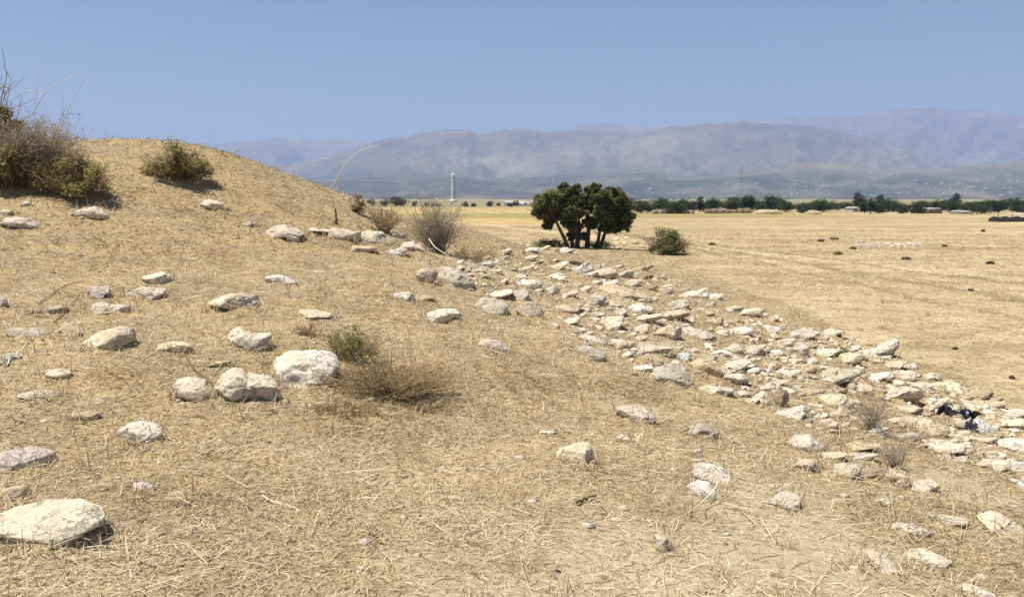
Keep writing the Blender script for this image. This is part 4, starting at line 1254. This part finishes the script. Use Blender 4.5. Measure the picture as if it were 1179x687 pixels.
def build_treeline():
    kinds = [('round', 'rounded dark', make_tree_kind('t', 3.6, 3.8, 1, 'round', 900)), ('tall', 'tall narrow', make_tree_kind('t', 5.0, 2.6, 2, 'tall', 900)),
             ('broad', 'broad low', make_tree_kind('t', 2.9, 5.2, 3, 'broad', 1000)), ('round', 'small bushy', make_tree_kind('t', 2.6, 3.0, 4, 'round', 700)),
             ('broad', 'wide spreading', make_tree_kind('t', 3.8, 6.0, 6, 'broad', 1200))]
    for k in kinds:
        k[2][0].materials.append(MAT_BARK); k[2][1].materials.append(MAT_FARLEAF)
    G = 'trees in the line along the far edge of the plain'
    r = np.random.default_rng(77)
    plan = []
    # further, sparser row beyond the mound (x 408..610), then the thick row to the picture edge
    for x in (414, 428, 444, 455, 462, 476, 492, 505, 536, 548, 562, 574, 586, 596):
        plan.append((x + r.uniform(-3, 3), 330 + r.uniform(-25, 25), 4 if x in (455,) else int(r.choice([0, 2, 3])), (1.6 if x == 455 else r.uniform(.65, 1.1))))
    for x in np.arange(728, 1200, 5.6):
        plan.append((x + r.uniform(-4, 4), 215 + r.uniform(-22, 40), int(r.choice([0, 1, 2, 3, 4], p=[.32, .06, .2, .2, .22])), r.uniform(.6, 1.3)))
    for x in (846, 858, 864, 876, 996, 1003, 1013, 905, 1150, 1172, 1040, 745, 738, 780, 1058, 1098, 1126, 925, 948, 1184):
        plan.append((x, 176 + r.uniform(-6, 14), 1 if x in (858, 864, 996, 1003) else int(r.choice([0, 2, 3, 4])), r.uniform(.8, 1.05)))
    plan.sort(key=lambda q: q[0])
    names = {}
    left = [q for q in plan if q[0] < 640]; right = [q for q in plan if q[0] >= 640]
    for grp, ref in ((left, 'the white tower'), (right, 'the round bush')):
        cnt = {}
        for (x, Y, k, s) in grp:
            word = kinds[k][1]
            cnt[word] = cnt.get(word, 0) + 1
            if grp is left:
                side = 'before' if x < 522 else 'past'
                key = (word, side); names[key] = names.get(key, 0) + 1
                lab = f"{ordinal(names[key])} {word} tree {side} the white tower, counted from the mound"
            else:
                if x < 960: lab = f"{ordinal(cnt[word])} {word} tree along the far tree line, counted from the round bush"
                else: lab = f"{ordinal(sum(1 for q in right if q[0] >= x and kinds[q[2]][1] == word))} {word} tree along the far tree line, counted from the black tent"
            e = empty('tree', far_base(x, Y), r.uniform(0, 6.28)); e.scale = (s * r.uniform(.95, 1.2), s, s * r.uniform(.58, .86))
            tag(e, lab, 'tree', G)
            link('trunk', kinds[k][2][0], None, e); link('crown', kinds[k][2][1], None, e)


def ordinal(n):
    return ['zeroth', 'first', 'second', 'third', 'fourth', 'fifth', 'sixth', 'seventh', 'eighth', 'ninth', 'tenth', 'eleventh', 'twelfth', 'thirteenth', 'fourteenth', 'fifteenth', 'sixteenth', 'seventeenth', 'eighteenth', 'nineteenth', 'twentieth', 'twenty-first', 'twenty-second', 'twenty-third', 'twenty-fourth', 'twenty-fifth', 'twenty-sixth', 'twenty-seventh', 'twenty-eighth', 'twenty-ninth', 'thirtieth'][min(n, 30)]


def house(px, Y, wpx, hpx, label, wall, roof, dpth=4.0):
    p = far_base(px, Y); m = Y / F
    W, Hh = wpx * m, hpx * m
    e = empty('house', p); tag(e, label, 'house', 'pale low houses among the far trees')
    box_obj('wall', [(-W / 2, W / 2, 0, dpth, -.3, Hh)], wall, e)
    V = [(-W / 2 - .2, -.2, Hh), (W / 2 + .2, -.2, Hh), (W / 2 + .2, dpth + .2, Hh), (-W / 2 - .2, dpth + .2, Hh), (-W / 2 - .2, dpth / 2, Hh + .25 * Hh), (W / 2 + .2, dpth / 2, Hh + .25 * Hh)]
    fl = [0, 1, 5, 4, 2, 3, 4, 5, 3, 0, 4, 1, 2, 5, 3, 2, 1, 0]
    link('roof', np_mesh('roof', V, fl, [4, 4, 3, 3, 4], False), roof, e)
    n = max(1, int(W / 3))
    dark = noise_material('dark_glass', (.02, .02, .025), (.05, .05, .06), 2, 0, .3)
    for i in range(n):
        x = -W / 2 + (i + .5) * W / n
        box_obj('window', [(x - .4, x + .4, -.03, .05, Hh * .4, Hh * .8)], dark, e)


def build_far_things():
    plaster = noise_material('whitewash', (.58, .56, .52), (.76, .74, .70), .8, 0)
    mud = noise_material('mud_brick', (.17, .12, .08), (.30, .22, .145), .9, .3)
    tin = noise_material('pale_tin_roof', (.42, .42, .42), (.60, .60, .58), .5, 0)
    house(600, 345, 40, 4.6, 'long low white house past the white tower, nearest the twin trees', plaster, tin, 6)
    house(986, 190, 9, 5, 'small pale house with dark trees on both its sides', plaster, tin)
    house(1073, 178, 26, 5, 'long pale-roofed house among the denser far trees', mud, tin)
    house(1112, 168, 16, 3.4, 'low whitish shed near the black tent', plaster, tin, 3)
    # white tower
    p = far_base(522, 620); m = 620 / F
    e = empty('tower', p); tag(e, 'tall slim white tower rising over the far tree line', 'tower')
    T = Tubes(); T.add([(0, 0, 0), (0, 0, 12), (0, 0, 18.6)], [1.75, 1.45, 1.3], 12); link('shaft', T.mesh('shaft'), tin, e)
    T = Tubes(); T.add([(0, 0, 15.2), (0, 0, 15.8)], [1.75, 1.75], 12); link('gallery', T.mesh('gallery'), plaster, e)
    T = Tubes(); T.add([(0, 0, 18.6), (0, 0, 20.0), (0, 0, 21.4)], [1.4, .85, .05], 12); link('cap', T.mesh('cap'), tin, e)
    box_obj('base', [(-2.2, 2.2, -2.2, 2.2, -.5, 2.2)], plaster, e)
    # thin mast over the thick row of trees
    p = far_base(853, 330)
    e = empty('mast', p); tag(e, 'thin grey lattice mast over the tallest far trees', 'mast')
    T = Tubes()
    hh, w = 14.5, .75
    for sx, sy in ((-1, -1), (1, -1), (1, 1), (-1, 1)): T.add([(sx * w, sy * w, 0), (sx * .15, sy * .15, hh)], [.055, .04], 4)
    link('lattice', T.mesh('lattice'), noise_material('galvanised', (.22, .22, .23), (.32, .32, .33), 2, 0), e)
    T = Tubes()
    for z in np.arange(1.5, hh, 1.5):
        f = w + (.15 - w) * z / hh; T.add([(-f, -f, z), (f, -f, z), (f, f, z), (-f, f, z), (-f, -f, z)], .03, 3)
    T.add([(-1.8, 0, 12.6), (1.8, 0, 12.6)], .05, 4)
    link('crossarm', T.mesh('crossarm'), noise_material('galvanised_arm', (.22, .22, .23), (.32, .32, .33), 2, 0), e)
    # low mud walls in front of the tree line
    for (x0, x1, Y, hpx, label) in [(752, 800, 172, 5, 'low brown mud wall nearest the round bush'), (812, 872, 178, 6, 'longer brown mud wall under the tallest far trees')]:
        m = Y / F; p = far_base((x0 + x1) / 2, Y); W = (x1 - x0) * m
        seg = []
        r = np.random.default_rng(int(x0))
        k = 8
        for i in range(k):
            a = -W / 2 + i * W / k; seg.append((a, a + W / k - .01, -.2 + r.uniform(-.03, .03), .2, -.3, hpx * m * r.uniform(.7, 1.05)))
        tag(box_obj('mud_wall', seg, mud), label, 'wall', 'mud walls before the far trees').location = p
    # tan earth heaps
    earth = noise_material('tan_earth', (.34, .26, .16), (.48, .39, .26), 1.2, .4)
    for (x, Y, w, h, label) in [(884, 168, 34, 6, 'long tan earth heap against the far trees'), (938, 166, 18, 5, 'small tan earth heap farther from the round bush')]:
        V, Fa = ico(3); m = Y / F
        D = V * (1 + .2 * fbm(V[:, 0] * 2 + x, V[:, 1] * 2, V[:, 2] * 2, octv=3, seed=3))[:, None] * np.array([w * m / 2, w * m / 4, h * m])
        o = link('earth_heap', np_mesh('earth_heap', D, Fa.ravel(), np.full(len(Fa), 3)), earth); o.location = far_base(x, Y)
        tag(o, label, 'earth heap', 'earth heaps before the far trees')
    # black low tent at the picture edge
    Y = 112; m = Y / F; p = far_base(1172, Y)
    e = empty('tent', p); tag(e, 'low black tent with a pale awning at the far edge of the plain', 'tent')
    cloth = noise_material('black_tent_cloth', (.010, .009, .009), (.03, .027, .025), 3, .3)
    W = 50 * m; x0 = -W / 2; n = 14
    V = []; Fa = []
    r = np.random.default_rng(3)
    for i in range(n + 1):
        x = x0 + W * i / n; top = .72 + .18 * math.cos(i * 1.7) * .5 + r.uniform(-.03, .03)
        V += [(x, -1.0, -.05), (x, -.8, top * .62), (x, .3, top), (x, 1.4, top * .6), (x, 1.6, -.05)]
    for i in range(n):
        for k in range(4): Fa.append([i * 5 + k, i * 5 + 5 + k, i * 5 + 6 + k, i * 5 + 1 + k])
    fl = np.array(Fa).ravel(); cnt = [4] * len(Fa)
    fl = np.concatenate([fl, [0, 1, 2, 3, 4], [n * 5 + k for k in (4, 3, 2, 1, 0)]]); cnt += [5, 5]
    link('canopy', np_mesh('canopy', V, fl, cnt, False), cloth, e)
    box_obj('awning', [(-.6, 2.6, .35, 1.5, .86, 1.02)], plaster, e)
    for x in (-2.2, -.4, 1.6): box_obj('tent_pole', [(x - .04, x + .04, .25, .33, -.05, 1.05)], MAT_BARK, e)
    # pale stones on the plain
    r = np.random.default_rng(9)
    base = [r_ for r_ in ROCKS]
    new = []
    for i in range(20):
        x = 985 + 78 * (i + r.uniform(-.4, .4)) / 20; y = 282 + r.normal(0, 2.0)
        q = rock(x, y, r.uniform(4, 8), r.uniform(2.5, 4), str(r.choice(['white', 'cream', 'blue'])), None, seed=5000 + i, sub=2)
        new.append(q)
    for q in new: tag(q['o'], 'tiny pale stone in the scatter out on the open plain', 'stone', 'pale stones scattered on the plain'); q['label'] = 'x'
    # low stone heap between the trees and the bush
    for i in range(14):
        x, y = r.uniform(702, 756), 279 + r.normal(0, 3.5)
        q = rock(x, y, r.uniform(6, 11), r.uniform(3.5, 6), str(r.choice(['tan', 'cream', 'tan'])), None, seed=6000 + i, sub=3)
        tag(q['o'], 'dull little stone in the low heap joining the twin trees and round bush', 'stone', 'low stone heap by the twin trees'); q['label'] = 'x'


# ------------------------------------------------------------------ air, sky, light, camera
def build_haze():
    o = box_obj('haze', [(-12500, 12500, -11600, 11600, -14, 985)], None)
    m = bpy.data.materials.new('haze_air'); m.use_nodes = True; nt = m.node_tree
    for k in list(nt.nodes):
        if k.type != 'OUTPUT_MATERIAL': nt.nodes.remove(k)
    v = nt.nodes.new('ShaderNodeVolumePrincipled')
    v.inputs['Color'].default_value = (.42, .57, .93, 1)
    v.inputs['Density'].default_value = HAZE
    v.inputs['Anisotropy'].default_value = .1
    nt.links.new(v.outputs[0], nt.nodes['Material Output'].inputs['Volume'])
    o.data.materials.append(m)
    tag(o, kind='stuff')


HAZE = 1.35e-4
SUN_EL, SUN_AZ = 70.0, -102.0       # azimuth measured from the view direction towards the right


def build_light():
    w = bpy.data.worlds.new('World'); scene.world = w; w.use_nodes = True
    nt = w.node_tree; bg = nt.nodes['Background']
    sky = nt.nodes.new('ShaderNodeTexSky'); sky.sky_type = 'NISHITA'; sky.sun_disc = False
    sky.sun_elevation = R(SUN_EL); sky.sun_rotation = R(SUN_AZ)
    sky.altitude = 600; sky.air_density = 1.0; sky.dust_density = .1; sky.ozone_density = 2.2
    nt.links.new(sky.outputs[0], bg.inputs[0]); bg.inputs[1].default_value = .055
    l = bpy.data.lights.new('sun', 'SUN'); l.energy = 4.9; l.angle = R(.53); l.color = (1, .935, .82)
    o = bpy.data.objects.new('sun', l); COL.objects.link(o)
    d = Vector((math.sin(R(SUN_AZ)) * math.cos(R(SUN_EL)), math.cos(R(SUN_AZ)) * math.cos(R(SUN_EL)), math.sin(R(SUN_EL))))
    o.rotation_euler = d.to_track_quat('Z', 'Y').to_euler(); o.location = (0, 0, 60)
    scene.view_settings.view_transform = 'Standard'; scene.view_settings.look = 'None'
    scene.view_settings.gamma = 1; scene.view_settings.exposure = EXPO; scene.view_settings.use_curve_mapping = False


EXPO = 0.64


def build_camera():
    c = bpy.data.cameras.new('camera'); o = bpy.data.objects.new('camera', c); COL.objects.link(o)
    c.sensor_fit = 'HORIZONTAL'; c.sensor_width = 36; c.lens = 36 * F / 1179
    c.clip_start = .05; c.clip_end = 40000
    o.location = EYE; o.rotation_euler = (math.pi / 2 - PITCH, 0, 0)
    scene.camera = o


build_camera()
build_light()
build_mountains()
build_town()
build_rocks()
build_far_things()
build_ground()
build_treeline()
build_plants()
build_sticks()
build_scrap()
build_grass()
build_pebbles()
build_rubble()
build_haze()
scene.render.engine = 'CYCLES'
scene.cycles.use_denoising = True
scene.cycles.volume_bounces = 1
scene.cycles.max_bounces = 6
